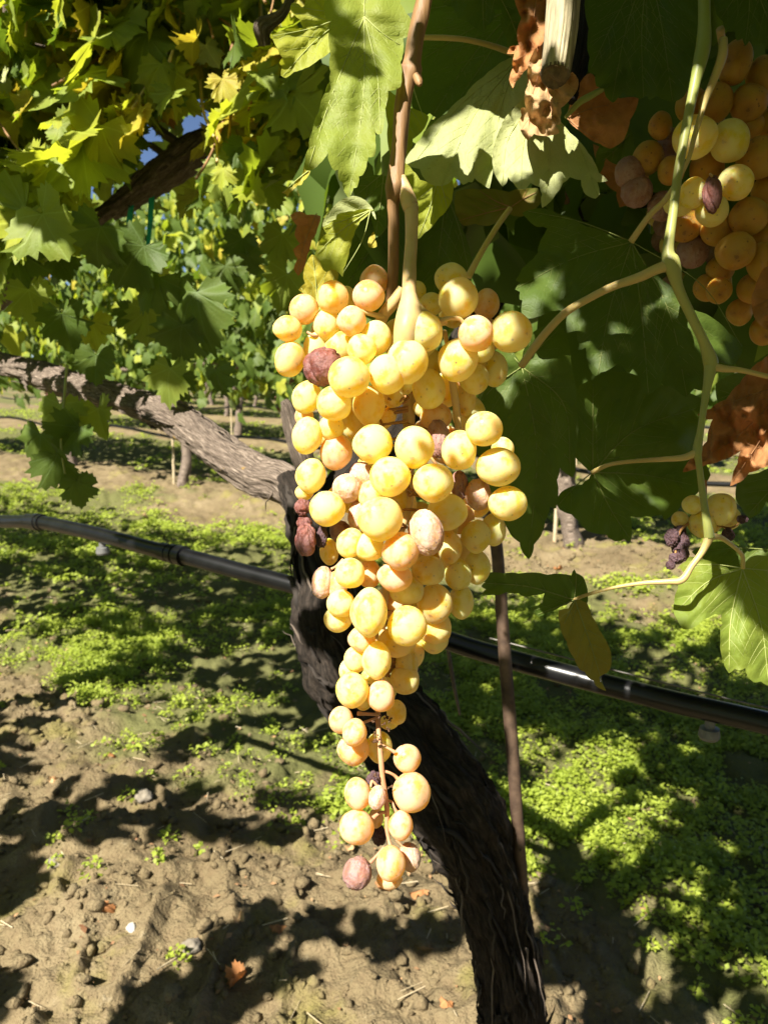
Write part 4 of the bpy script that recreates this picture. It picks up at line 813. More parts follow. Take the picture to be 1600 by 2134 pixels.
# right hand bunch in the shade
bunch2 = empty('grape_bunch', tuple(P(1500, 120, .47))); B2 = np.array(bunch2.location)
tagit(bunch2, 'shaded amber grape bunch crowded behind the green shoot at the upper right', 'grape bunch')
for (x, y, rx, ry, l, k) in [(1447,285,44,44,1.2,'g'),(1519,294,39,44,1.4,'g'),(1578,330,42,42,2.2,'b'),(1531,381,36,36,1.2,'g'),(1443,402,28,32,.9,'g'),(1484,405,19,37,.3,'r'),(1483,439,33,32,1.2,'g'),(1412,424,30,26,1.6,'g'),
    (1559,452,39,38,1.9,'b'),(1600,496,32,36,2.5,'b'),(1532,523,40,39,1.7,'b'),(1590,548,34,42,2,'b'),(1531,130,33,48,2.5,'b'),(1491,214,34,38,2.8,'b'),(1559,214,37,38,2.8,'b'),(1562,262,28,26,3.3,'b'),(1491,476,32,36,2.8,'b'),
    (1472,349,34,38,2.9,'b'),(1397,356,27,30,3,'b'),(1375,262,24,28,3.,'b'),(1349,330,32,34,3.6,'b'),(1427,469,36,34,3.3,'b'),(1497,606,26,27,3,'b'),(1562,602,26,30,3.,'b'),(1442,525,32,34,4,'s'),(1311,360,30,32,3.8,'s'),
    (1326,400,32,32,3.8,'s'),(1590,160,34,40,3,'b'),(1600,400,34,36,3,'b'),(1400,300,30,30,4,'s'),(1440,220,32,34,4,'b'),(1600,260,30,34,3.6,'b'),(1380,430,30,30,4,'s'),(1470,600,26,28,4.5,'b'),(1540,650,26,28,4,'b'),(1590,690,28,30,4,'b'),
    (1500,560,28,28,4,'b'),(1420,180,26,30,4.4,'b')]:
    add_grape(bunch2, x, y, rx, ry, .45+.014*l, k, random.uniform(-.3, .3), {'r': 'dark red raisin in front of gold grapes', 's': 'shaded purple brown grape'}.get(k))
st = Geo(); BLs = BL; BL = B2
bt([(1500, 60, .47, 16), (1510, 160, .50, 14), (1500, 300, .51, 14), (1510, 450, .51, 12), (1520, 600, .51, 10)], 30)
bt([(1478, 362, .452, 5), (1483, 368, .453, 5), (1484, 376, .454, 6)], 8)
st.build('stem', M['rachis'], bunch2)
bunch3 = empty('grape_bunch', tuple(P(1470, 1020, .49))); B3 = np.array(bunch3.location)
tagit(bunch3, 'small half dried grape bunch with black raisins below the dry leaf on the right', 'grape bunch')
for (x, y, rx, ry, l, k) in [(1500,1060,32,34,1,'g'),(1442,1052,21,20,1,'g'),(1462,1092,29,28,1.2,'g'),(1416,1082,17,17,1.6,'a'),(1520,1080,22,24,1.8,'g'),(1480,1085,26,26,2,'a'),(1400,1120,14,18,1,'k'),(1412,1140,13,16,1.2,'k'),(1424,1128,11,18,1.3,'k'),
    (1408,1164,14,11,1,'k'),(1396,1178,9,9,1,'k'),(1416,1105,12,16,1.6,'k'),(1516,1114,12,13,1,'k'),(1546,1082,11,8,1,'k'),(1425,1155,9,13,1,'k')]:
    add_grape(bunch3, x, y, rx, ry, .47+.012*l, k, 0, {'k': 'dried black raisin'}.get(k))
st = Geo(); BL = B3
bt([(1468, 1000, .49, 8), (1465, 1050, .49, 8), (1440, 1085, .485, 6), (1415, 1110, .483, 5), (1405, 1160, .482, 4)], 24)
bt([(1480, 1090, .487, 5), (1520, 1100, .484, 4), (1545, 1085, .482, 3)], 16)
st.build('stem', M['rachis_dry'], bunch3); BL = BLs
# dim bunch behind the stub
bunch4 = empty('grape_bunch', tuple(P(1300, 440, .75)))
tagit(bunch4, 'dim grape bunch deep in the shade behind the broad middle right leaf', 'grape bunch')
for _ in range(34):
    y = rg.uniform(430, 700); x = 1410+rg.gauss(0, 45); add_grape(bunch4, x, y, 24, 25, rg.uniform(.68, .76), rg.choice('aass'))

# ================================================================== hose, stake, wire
def px_thing(name, pts, mat, label, cat, sides=16, n=None, amp=0, seed=0, group=None):
    c, r = pxtube(pts, n or len(pts)*12); o = empty(name, tuple(c[0]))
    return o, c, r
hose_px = [(-120, 1075, 1.50, 27), (0, 1086, 1.40, 33), (80, 1088, 1.32, 34), (150, 1101, 1.26, 36), (230, 1120, 1.20, 38), (330, 1147, 1.13, 41), (400, 1163, 1.09, 43), (500, 1190, 1.05, 45), (640, 1228, 1.00, 47), (800, 1283, .95, 49), (940, 1337, .915, 51), (1060, 1373, .88, 53), (1250, 1424, .84, 56), (1400, 1462, .80, 58), (1600, 1508, .76, 61), (1800, 1560, .72, 64)]
c, r = pxtube(hose_px, 200)
hose = empty('irrigation_hose', tuple(c[0])); tagit(hose, 'black drip irrigation hose strung across the picture behind the big bunch', 'hose')
HL = np.array(hose.location); g = Geo(); g.tube(c-HL, np.full(len(r), .0113), 28); g.build('pipe', M['hose'], hose)
def hose_at(x):
    q = spline(hose_px, 400); k = int(np.argmin(np.abs(q[:, 0]-x))); c = P(q[:, 0], q[:, 1], q[:, 2]); t = c[min(k+1, 399)]-c[k-1]; return c[k], t/np.linalg.norm(t)
def band(x, w, r, name, steps=None):
    p, t = hose_at(x); g = Geo()
    prof_ = steps or [(-.5, .8), (-.5, 1), (.5, 1), (.5, .8)]
    g.tube(np.array([p+t*w*s for s, _ in prof_])-HL, np.array([r*k for _, k in prof_]), 28); g.build(name, M['hose'], hose, False)
band(362, .046, .0132, 'coupling', [(-.5, .8), (-.49, 1), (-.2, 1), (-.19, .93), (-.08, .93), (-.07, 1.05), (.1, 1.05), (.11, .95), (.2, .95), (.21, 1.08), (.5, 1.08), (.51, .8)])
band(75, .05, .0130, 'coupling', [(-.5, .8), (-.49, 1), (.0, 1), (.01, 1.12), (.3, 1.12), (.31, 1.0), (.5, 1), (.51, .8)])
band(30, .03, .0128, 'coupling')
def emitter(x, label=None):
    p, t = hose_at(x); g = Geo(); dn = np.array([0, 0, -1.]); q = p+dn*.010
    g.tube(np.array([q, q+dn*.008, q+dn*.009, q+dn*.017, q+dn*.020, q+dn*.021])-HL, np.array([.005, .005, .0095, .0105, .009, .004]), 18)
    g.build('emitter', M['emit'], hose, False)
M['emit'] = simple('grey_emitter', (.09, .09, .09), (.18, .18, .18), 80, .5, .2)
emitter(213); emitter(1484)
stake_px = [(1018, 1000, .80, 26), (1036, 1160, .80, 26), (1046, 1280, .805, 26), (1056, 1420, .81, 27), (1066, 1560, .815, 27), (1077, 1700, .82, 26), (1086, 1830, .83, 26), (1100, 2100, .87, 26), (1110, 2350, .91, 26)]
c, r = pxtube(stake_px, 80); stk = Geo(); o = empty('metal_stake', tuple(c[-1]))
stk.tube(c-np.array(o.location), r, 16, lambda a, s, rr: rr*.06*np.sin(s*900+np.sin(a)*1.5)); stk.build('rod', M['stake'], o)
tagit(o, 'thin rusty metal stake standing just right of the dark trunk', 'stake')
c, r = pxtube([(1020, 1330, 1.06, 3), (1130, 1358, 1.03, 3), (1300, 1402, .98, 3), (1450, 1440, .95, 3), (1640, 1486, .90, 3)], 40)
o = empty('trellis_wire', tuple(c[0])); g = Geo(); g.tube(c-np.array(o.location), np.full(len(c), .0011), 6); g.build('strand', M['wire'], o)
tagit(o, 'thin dark wire sagging behind the hose at the lower right', 'wire')
c, r = pxtube([(915, 1250, 1.0, 10), (930, 1330, 1.0, 9), (944, 1420, 1.0, 8), (958, 1490, 1.0, 5)], 30)
o = empty('dead_twig', tuple(c[0])); g = Geo(); g.tube(c-np.array(o.location), r, 8); g.build('stem', M['strip'], o)
tagit(o, 'dark dead twig dangling behind the lower right of the big bunch', 'twig')

# ================================================================== canopies
LIT = []; SHD = []
for (x, y, rx, ry, l, k, an) in GR:
    if l < 1.3: LIT.append(P(x-rx*.3, y-ry*.3, lay(l)-.006)); LIT.append(P(x, y, lay(l)-.01))
def add_l(lst, d):
    for (x, y) in lst: LIT.append(P(x, y, d))
def add_s(lst, d):
    for (x, y) in lst: SHD.append(P(x, y, d))
add_l([(680, 220), (700, 280), (740, 350), (660, 320), (800, 190), (820, 120), (620, 60), (600, 110), (850, 200), (770, 250), (700, 200)], .39)
add_l([(920, 300), (960, 280), (1000, 300), (960, 350), (1060, 300), (1045, 340), (1070, 250), (1000, 350), (1100, 330)], .468)
add_l([(1110, 60), (1080, 120), (1110, 180), (1160, 50), (1150, 110), (1120, 220)], .43)
add_l([(1110, 500), (1095, 560), (1085, 600), (1120, 540), (1380, 605), (1410, 635), (1480, 680), (1240, 755), (1290, 690)], .47)
add_l([(1260, 890), (1280, 930), (1310, 970), (1335, 1010), (1360, 1050)], .54)
add_l([(1445, 1240), (1430, 1280), (1530, 1340), (1570, 1370), (1530, 1370), (1440, 1190), (1480, 1250)], .46)
add_l([(1580, 850), (1550, 960), (1530, 990), (1380, 1213), (1405, 500), (1395, 530), (1420, 600), (1150, 680), (1102, 1150)], .44)
add_l([(1440, 280), (1425, 300), (1440, 410), (1470, 300), (1460, 400)], .45)
add_l([(700, 450), (720, 420), (680, 500), (700, 540)], .445)
add_l([(735, 25)], .39); add_l([(850, 575), (848, 600), (855, 630), (840, 680), (870, 650), (820, 635), (836, 205), (840, 190)], .388)
LIT.append(P(640, 600, .5)); LIT.append(P(660, 580, .5))
for x in (30, 110, 200, 280, 350, 420, 480, 540): LIT.append(P(x, np.interp(x, [0, 150, 330, 470, 600], [750, 790, 830, 920, 985]), np.interp(x, [0, 600], [1.34, .9])))
add_l([(560, 1195), (450, 1175), (500, 1190)], 1.04)
add_s([(x, y) for x in range(1240, 1460, 45) for y in range(-20, 210, 45)], .455)
add_s([(x, y) for x in range(1370, 1620, 45) for y in range(120, 260, 45)]+[(1550, 330), (1590, 380), (1580, 450), (1540, 530), (1590, 560), (1450, 480), (1350, 330), (1320, 390), (1500, 610), (1560, 610), (1530, 390), (1520, 300), (1490, 450)], .47)
add_s([(1150, 500), (1180, 560), (1220, 520), (1280, 540), (1150, 600), (1200, 640), (1260, 600), (1300, 650), (1340, 700), (1270, 720), (1350, 780), (1400, 740), (1430, 790), (1340, 620), (1220, 680), (1400, 690), (1500, 730)], .472)
add_s([(1100, 850), (1050, 900), (1150, 800), (1150, 900), (1070, 1000), (1120, 1050), (1160, 950), (1080, 820), (1030, 960)], .50)
add_s([(1230, 840), (1330, 830), (1400, 850), (1380, 920), (1430, 900), (1230, 1050), (1280, 1080), (1420, 1000), (1300, 1050), (1200, 900)], .54)
add_s([(1060, 1215), (1120, 1225), (1200, 1230), (1220, 1330), (1245, 1390), (1190, 1300), (1150, 1260)], .465)
add_s([(1540, 1230), (1570, 1250), (1600, 1300), (1600, 1210)], .46)
add_s([(1300, 230), (1260, 250), (1230, 230), (1200, 330), (1180, 400), (1230, 380), (1150, 380)], .475)
add_s([(920, 50), (980, 100), (950, 180), (1020, 130), (900, 180), (1040, 60)], .56)
add_s([(780, 520), (830, 520), (740, 620), (800, 600), (730, 560)], .6)
add_s([(720, 60), (750, 110), (710, 140), (770, 80), (700, 30), (730, 150), (770, 140)], .392)
add_s([(860, 100), (850, 150), (870, 60)], .40)
add_s([(939, 575), (780, 575)], .42)
for y, x in ((1450, 780), (1560, 880), (1650, 940), (1750, 1000), (1850, 1030), (1950, 1060), (2050, 1070), (2120, 1075), (1300, 700), (1200, 670), (1500, 850), (1700, 930), (1800, 960), (1900, 1030)): SHD.append(P(x, y, .79))
for x, y in ((1060, 1250), (1060, 1400), (1068, 1550), (1100, 1390), (1200, 1412), (1420, 1468), (1550, 1500)): SHD.append(P(x, y, .80))
def gpt(px, py):
    q = P(px, py, 1.0)-CAM; k = H/(-q[2]); return CAM+q*k
GL = [(120, 1560), (300, 1500), (470, 1500), (560, 1640), (620, 1700), (150, 1610), (420, 1820), (560, 1800), (300, 1860), (200, 1950), (120, 2060), (640, 1880), (850, 1900), (860, 2040), (700, 2100), (450, 1870), (1300, 1650), (1200, 1750), (1350, 1600), (1200, 1650), (1420, 1560), (1150, 1830), (1110, 1720), (1240, 1560), (1240, 1480), (1300, 2080), (1250, 2060), (1370, 2050), (1560, 2090), (1340, 1960), (500, 1440), (600, 1340), (180, 1150), (120, 1200), (250, 1010), (350, 1030), (200, 1350), (1330, 1260), (1250, 1215), (1450, 1300), (600, 1600), (1400, 1640), (1100, 1600), (560, 1580), (1480, 1700)]
GS = [(200, 1700), (300, 1680), (100, 1720), (400, 1720), (250, 1760), (100, 1800), (50, 1900), (700, 1950), (600, 1980), (800, 1960), (880, 1980), (500, 2030), (420, 2080), (60, 2100), (580, 1700), (640, 1710), (1400, 1850), (1500, 1800), (1550, 1900), (1300, 1880), (1450, 1950), (1250, 1950), (1500, 2000), (1580, 1700), (1180, 1960), (1450, 2080), (1400, 2110), (1550, 1620), (450, 1520), (400, 1560), (330, 1420), (450, 1260), (300, 1260), (550, 1250), (600, 1480), (450, 1330), (960, 1500), (1000, 1560), (1150, 1560), (1100, 1500), (1580, 1560), (1350, 1740), (1250, 1850), (150, 1450), (50, 1620), (60, 1540)]
GLp = [gpt(*p) for p in GL]; GSp = [gpt(*p) for p in GS]
def add_poly(poly, d, step=16):
    o = np.array(poly, float); a, b = np.meshgrid(np.arange(o[:, 0].min(), o[:, 0].max(), step), np.arange(o[:, 1].min(), o[:, 1].max(), step)); a, b = a.ravel(), b.ravel(); k = inside(o, a, b); add_l(list(zip(a[k], b[k])), d)
add_poly(c4([(470, 520), (560, 440), (700, 500), (800, 250), (900, 250), (890, 480), (800, 600), (750, 800), (620, 1080), (500, 900), (370, 940), (400, 740)]), .39)
add_poly([(870, 330), (900, 270), (1000, 200), (1060, 215), (1040, 260), (1025, 380), (930, 380), (890, 370)], .47)
add_poly([(1035, 300), (1070, 240), (1100, 215), (1110, 290), (1130, 310), (1090, 340), (1060, 380), (1040, 360)], .46)
add_poly(c4([(190, 200), (340, 160), (500, 120), (500, 280), (240, 420)]), .425)
add_poly([(1415, 1200), (1480, 1180), (1490, 1270), (1420, 1300)], .46); add_poly([(1510, 1310), (1560, 1290), (1570, 1400), (1520, 1390)], .46)
add_poly([(1085, 40), (1140, 20), (1125, 90), (1095, 120), (1080, 110)], .44, 12); add_poly([(1105, 130), (1130, 140), (1160, 190), (1120, 270), (1090, 250)], .435, 12); add_poly([(1140, 40), (1180, 30), (1190, 120), (1145, 120)], .42, 12)
add_poly([(1535, 985), (1560, 900), (1600, 840), (1625, 900), (1560, 990)], .44, 14)
add_poly([(1075, 600), (1110, 540), (1135, 480), (1140, 560), (1090, 650)], .47)
add_s([(125, 880), (95, 935), (165, 925), (120, 985), (160, 1030), (205, 880), (410, 660), (380, 720), (355, 800), (330, 620), (300, 560), (210, 520), (90, 500), (60, 640), (130, 690), (30, 560), (60, 450), (150, 480), (20, 500), (250, 600)], 1.0)
add_l([(390, 320), (360, 345), (330, 365), (300, 385), (265, 410)], 1.30)
LITa = np.array(LIT); SHDa = np.array(SHD)
def blocks(p, pts, r):
    """which pts have their way to the sun within r of p"""
    w = p[None]-pts; t = w @ S; d = np.linalg.norm(w-t[:, None]*S, axis=1); return (t > .01) & (d < r)
def in_frame(p, m=60):
    x, y, d = proj(p); return d > .02 and -m < x < 1600+m and -m < y < 2134+m
rc = random.Random(22)
occl = []
litpx = np.array([proj(p)[:2] for p in LIT])
def away(x, y, r): return np.hypot(litpx[:, 0]-x, litpx[:, 1]-y).min() > r
for x in range(1070, 1640, 27):
    for y in range(-20, 1130, 27):
        if away(x, y, 30): SHDa = np.vstack([SHDa, P(x, y, .50 if y > 820 and x < 1460 else .468)])
for (x, y, d, w) in trunk_px[2:]:
    for u in (-.45, -.15, .15, .45): SHDa = np.vstack([SHDa, P(x+w*u, y, d-.04)])
def solve(targets, lits, tries, lim, tr, szs, nmin=-9, jit=.03, smin=.022):
    cov = np.zeros(len(targets), bool); out = []
    for it in range(tries):
        if cov.all() or len(out) >= lim: break
        best = None
        for c in range(6):
            k = rc.choice(np.flatnonzero(~cov).tolist()); sp = targets[k]; t = rc.uniform(*tr)
            p = sp + S*t + np.array([rc.gauss(0, jit), rc.gauss(0, jit), rc.gauss(0, jit)])
            w = p[None]-lits; tt = w @ S; dl = np.linalg.norm(w-tt[:, None]*S, axis=1); dl = dl[tt > .01]
            rmax = dl.min() if len(dl) else 1
            sz = min(rc.uniform(*szs), rmax/.78)
            if sz < smin or p[2] > 2.25 or float(RN @ p) < nmin: continue
            dd = float((p-CAM) @ CF)
            if np.linalg.norm(p-CAM) < .15 or in_frame(p, sz/max(.05, dd)*FPX*1.0 if dd > .05 else 0): continue
            if float((p-CAM) @ CF) > .05 and np.linalg.norm(p-CAM) < .3 and abs(proj(p)[0]-800) < 1300 and proj(p)[1] > 0: continue
            b = blocks(p, targets, sz*.62) & ~cov
            if b.any() and (best is None or b.sum() > best[2].sum()): best = (p, sz, b)
        if best: cov |= best[2]; out.append(best[:2])
    return out, cov
occl, covered = solve(SHDa, LITa, 5000, 330, (.07, 1.3), (.05, .085))
oc2, cv2 = solve(SHDa[~covered], LITa, 3000, 200, (.07, 1.3), (.02, .04), jit=.012, smin=.013); occl += oc2; covered = cv2
ru = random.Random(5)
for _ in range(170):      # leaves of the sunlit wall at the upper left
    x = ru.uniform(-40, 600); y = ru.uniform(-120, 400); k = float(P(x, y, 1.0)[:2] @ RN[:2]); LITa = np.vstack([LITa, P(x, y, ru.uniform(.42, .56)/k)])
print('occluders', len(occl), 'uncovered', int((~covered).sum()))
stuff = []  # unseen leaves added along sun rays to shade the chosen points
for p, sz in occl:
    n = S + np.array([rc.gauss(0, .2), rc.gauss(0, .2), rc.gauss(0, .2)]); B = leaf_basis(n, sz, rc)
    stuff.append((np.array(p)-B[:, 1]*.35, B, rc.choice([0, 0, 1])))

# general canopy of the near row
LITg = np.vstack([LITa, np.array(GLp)])
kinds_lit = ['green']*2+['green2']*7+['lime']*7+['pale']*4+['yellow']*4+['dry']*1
neigh = []
for k, t0 in enumerate((2.2, 4.0, 5.8)):
    o = empty('grapevine', tuple(rowpt(ROW0, t0, 0))); neigh.append(o)
    tagit(o, ['bushy grapevine with yellowing leaves filling the upper left corner', 'grapevine standing beyond the upper left one in the same row', 'farthest grapevine of the near row at the left edge'][k], 'grapevine', 'grapevines of the vineyard')
neighR = empty('grapevine', tuple(rowpt(ROW0, -1.4, 0))); tagit(neighR, 'grapevine beyond the right edge whose leaves shade the ground at lower right', 'grapevine', 'grapevines of the vineyard')
allv = [(.41, vine)]+list(zip((2.2, 4.0, 5.8), neigh))+[(-1.4, neighR)]
counts = {id(v): 0 for _, v in allv}; extra = {id(v): [] for _, v in allv}; extra[id(vine)] += stuff
def ul_ok(x, y):
    """leave the window under the canopy open"""
    return y < np.interp(x, [-400, 0, 200, 330, 430, 520, 620, 800, 1000, 1100, 1200, 2000], [650, 620, 575, 510, 480, 460, 440, 540, 560, 640, 760, 800])
cand = 0; nleaf = 0
while cand < 20000 and nleaf < 2900:
    cand += 1
    t = rc.uniform(-2.2, 6.5); n = ROW0 + rc.gauss(0, .30); z = rc.uniform(1.0, 2.15)
    p = rowpt(n, t, z)
    if abs(n-ROW0) > .62 or n < .30: continue
    x, y, d = proj(p); sz = rc.uniform(.055, .085); inf = d > .05 and -80 < x < 1680 and -80 < y < 2134
    if inf:
        if d < .58: continue
        if x < 640:
            if not ul_ok(x, y+60) or rc.random() < .8: continue
            if d < .95: continue
            bl = np.interp(x, [0, 120, 200, 260, 320, 380, 430], [600, 520, 462, 420, 378, 335, 290])
            if 170 < x < 450 and abs(y+42-bl) < 95 and d < 1.5: continue
            if 330 < x < 420 and 340 < y < 440 : continue
        else:
            if not ul_ok(x, y+40): continue
            if x < 1000 and d < .62: continue
    else:
        if np.linalg.norm(p-CAM) < .3: continue
        if d > 0 and d < .5 and abs(x-800) < 1600 and abs(y-1067) < 1600: continue
        if y > 1800 and d > 0: continue
        # overhead leaves: keep the dapple, thinner above the camera side
    if blocks(p, LITg, sz*.80).any() : continue
    nr = canopy_normal(rc); B = leaf_basis(nr, sz, rc)
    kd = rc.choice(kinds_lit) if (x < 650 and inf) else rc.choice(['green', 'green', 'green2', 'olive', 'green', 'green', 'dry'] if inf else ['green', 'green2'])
    v = min(allv, key=lambda q: abs(q[0]-t))[1]; lim = 130 if v is vine else 120
    if counts[id(v)] < lim: put_leaf(p, B, kd, v); counts[id(v)] += 1
    else: extra[id(v)].append((p, B, {'green': 0, 'green2': 1, 'lime': 2, 'yellow': 3}.get(kd, 0)))
    nleaf += 1
# the dense lit wall of leaves of the near row, upper left
ul = 0
for it in range(14000):
    if ul > 1900: break
    x = rc.uniform(-260, 690); y = rc.uniform(-220, 600)
    if not ul_ok(x, y+50): continue
    k = float(P(x, y, 1.0)[:2] @ RN[:2]); d = (.36+abs(rc.gauss(0, .34)))/k
    if not ul_ok(x, y+50+140*rc.random()**2) : continue
    bl = np.interp(x, [0, 120, 200, 260, 320, 380, 430], [600, 520, 462, 420, 378, 335, 290])
    if 170 < x < 450 and abs(y+42-bl) < 88 and d < 1.5: continue
    if 235 < x < 340 and 340 < y < 545 and d < 1.5: continue
    if d < .98 or d > 3.2 or (355 < x < 400 and 350 < y < 420): continue
    p = P(x, y, d); sz = rc.uniform(.024, .042)+.05*rc.random()**3
    if p[2] > 2.4 or p[2] < .95 or blocks(p, LITa, sz*.75).any(): continue
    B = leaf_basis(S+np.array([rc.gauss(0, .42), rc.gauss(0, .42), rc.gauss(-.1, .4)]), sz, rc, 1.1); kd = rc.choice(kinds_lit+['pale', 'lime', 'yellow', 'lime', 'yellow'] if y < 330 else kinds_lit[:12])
    t = float(RT @ p); v = min(allv, key=lambda q: abs(q[0]-t))[1]
    if v is vine: v = neigh[0] if counts[id(vine)] >= 200 else vine
    if counts[id(v)] < (200 if v is vine else 298): put_leaf(p, B, kd, v); counts[id(v)] += 1
    else: extra[id(v)].append((p, B, {'green': 0, 'green2': 1, 'lime': 2, 'yellow': 3}.get(kd, 0)))
    ul += 1
print('ul', ul, it)
hg = 0; hpoly = np.array([(-60, 540), (200, 540), (640, 400), (650, 560), (560, 690), (470, 760), (430, 850), (330, 800), (200, 770), (-60, 740)], float)
while hg < 16:
    x = rc.uniform(-60, 650); y = rc.uniform(400, 850)
    if not inside(hpoly, np.array([x]), np.array([y]))[0]: continue
    k = float(P(x, y, 1.0)[:2] @ RN[:2]); d = max(1.1, rc.uniform(.6, 1.25)/k); p = P(x, y-15, d); hg += 1
    extra[id(neigh[1 if d > 1.9 else 0])].append((p, leaf_basis(np.array([rc.gauss(0, .4), -1, rc.gauss(.3, .4)]), rc.uniform(.035, .065), rc), rc.choice([0, 0, 0, 1, 2])))
bk = 0
for it in range(6000):
    if bk > 330: break
    x = rc.uniform(660, 1800); y = rc.uniform(-260, 800); d = rc.uniform(.62, 1.25)
    if not ul_ok(x, y+45) or (x < 1000 and rc.random() < .5): continue
    p = P(x, y, d); sz = rc.uniform(.05, .08)
    if blocks(p, LITa, sz*.75).any(): continue
    extra[id(vine)].append((p, leaf_basis(canopy_normal(rc), sz, rc), rc.choice([0, 0, 0, 1]))); bk += 1
print('bk', bk)
for q in range(16000):      # added leaves out of view right of the camera, closing off the sky
    if q < 0 or len(extra[id(neighR)]) > 2300: break
    t = rc.uniform(-2.2, .25); n = rc.uniform(-.4, .7); z = rc.uniform(1.12, 2.45); p = rowpt(n, t, z); sz = rc.uniform(.05, .085)
    if in_frame(p, 250) or np.linalg.norm(p-CAM) < .35 or blocks(p, LITg, sz*.8).any(): continue
    extra[id(neighR)].append((p, leaf_basis(canopy_normal(rc), sz, rc), rc.choice([0, 1])))
# unseen overhead leaves, placed along sun rays to dapple the ground
GSj = [gpt(x+a, y+b) for x, y in GS for a, b in ((0, 0), (-38, 10), (38, -12), (8, 26), (-10, -26))]
og, cg = solve(np.array(GSj), LITg, 4000, 330, (1.0, 2.7), (.06, .09), -.5)
for p, sz in og:
    B = leaf_basis(S+np.array([rc.gauss(0, .3), rc.gauss(0, .3), 0]), sz, rc); extra[id(neighR if float(RT @ p) < -.3 else vine)].append((p-B[:, 1]*.35, B, rc.choice([0, 1])))
gs = (len(og), int((~cg).sum()))
print('near right', len(extra[id(neighR)])); print('leaves', nleaf, 'cand', cand, 'gs', gs)
for _, v in allv:
    if extra[id(v)]: join_leaves(extra[id(v)], 'foliage', v, [M['green'], M['green2'], M['lime'], M['yellow']], v is neigh[0] and len(extra[id(v)]) > 8)

# neighbour wood: branch in the upper left, trunks, tapes
def limbv(name, pts, v, amp=.14, seed=0, mat='bark'): return limb(name, pts, M[mat], v, 40, 160, amp, seed)
limbv('cordon', [(455, 262, 1.30, 26), (425, 292, 1.31, 42), (380, 335, 1.33, 54), (320, 378, 1.36, 50), (260, 420, 1.40, 46), (200, 462, 1.45, 42), (120, 520, 1.52, 42), (40, 580, 1.60, 52), (-60, 640, 1.7, 52)], neigh[0], .2, 50)
limbv('cane', [(405, 320, 1.32, 22), (360, 290, 1.32, 18), (325, 262, 1.33, 14), (290, 215, 1.34, 10), (270, 190, 1.34, 7)], neigh[0], .2, 51)
limbv('cane', [(350, 330, 1.33, 14), (325, 310, 1.33, 12), (310, 300, 1.33, 9)], neigh[0], .2, 52)
limbv('cane', [(10, -20, 1.1, 16), (15, 30, 1.1, 14), (5, 80, 1.1, 12)], neigh[0], .1, 53)
limbv('cane', [(0, 78, 1.1, 7), (60, 90, 1.1, 7), (140, 110, 1.12, 6)], neigh[0], .1, 54)
limbv('cane', [(610, -20, .95, 22), (590, 25, .95, 20), (560, 48, .95, 30), (545, 60, .95, 34), (550, 95, .96, 24)], neigh[0], .2, 55)
# the row behind the camera, whose leaves close off the low sky there
for k in range(7):
    b = rowpt(ROW0-ROWGAP, -4.8+1.8*k, 0); v = empty('grapevine', tuple(b)); tagit(v, 'leafy grapevine of the row behind the camera', 'grapevine', 'vines of the row behind the camera'); it_ = []
    limb3('trunk', spline(np.array([b, b+[.02, .03, .5], b+[0, 0, 1.0]]), 12), np.linspace(.05, .04, 12), M['bark'], v, 10, .14, k)
    for q in range(420):
        p = b+RT*rc.uniform(-1, 1)+RN*rc.gauss(0, .28)+np.array([0, 0, rc.uniform(.75, 2.3)]); B = leaf_basis(RN*rc.choice([1, -1])+np.array([rc.gauss(0, .4), rc.gauss(0, .4), .4]), rc.uniform(.07, .11), rc); it_.append((p, B, rc.choice([0, 1])))
    join_leaves(it_, 'foliage', v, [M['green'], M['green2']])
for t0, v in list(zip((2.2, 4.0, 5.8, -1.4), neigh+[neighR])):
    b = rowpt(ROW0, t0, -.05); c = np.array([b, b+[.03, .02, .35], b+[-.02, .0, .65], b+[.0, 0, .95]]); c = spline(c, 40)
    limb3('trunk', c, np.linspace(.05, .038, 40), M['bark'], v, 28, .14, t0)
    if v is not neigh[0]:
        c = spline(np.array([b+[0, 0, .93], b+RT*.45+[0, 0, 1.0], b+RT*.9+[0, 0, 1.0]]), 30); limb3('cordon', c, np.linspace(.034, .022, 30), M['bark'], v, 24, .14, t0+1)
for q in range(16):      # bare shoots threading through the leaves
    x, y = rc.uniform(0, 560), rc.uniform(-60, 420); k = float(P(x, y, 1.0)[:2] @ RN[:2]); d = max(1.0, rc.uniform(.40, .6)/k); a = rc.uniform(-.9, .9); pt = [(x+math.sin(a)*u+rc.gauss(0, 9), y-math.cos(a)*u+rc.gauss(0, 9), d+.0004*u, rc.uniform(4, 8)) for u in (0, 60, 120, 190)]
    stem('cane', pt, M['cane' if q % 3 else 'petiole'], neigh[0], 7, 24, .1, q)
def tape(pts, label):
    q = spline(pts, 16); c = P(q[:, 0], q[:, 1], q[:, 2]); w = q[:, 3]*.5*q[:, 2]/FPX; o = empty('tie_tape', tuple(c[0]))
    v = np.vstack([np.stack([c-CR*w[:, None], c+CR*w[:, None]], 1).reshape(-1, 3)]) - c[0]; n = len(c)
    v2 = v + np.array([0, .0006, 0]); m = len(v)
    f = [(2*k, 2*k+1, 2*k+3, 2*k+2) for k in range(n-1)]+[(m+2*k, m+2*k+2, m+2*k+3, m+2*k+1) for k in range(n-1)]+[(2*k, 2*k+2, m+2*k+2, m+2*k) for k in range(n-1)]+[(2*k+1, m+2*k+1, m+2*k+3, 2*k+3) for k in range(n-1)]
    link('ribbon', mesh_from('ribbon', v, f, M['tape']), o); tagit(o, label, 'tie tape')
tape([(275, 425, 1.38, 10), (270, 460, 1.38, 13), (272, 484, 1.38, 10)], 'short green tie tape hanging from the upper left branch')
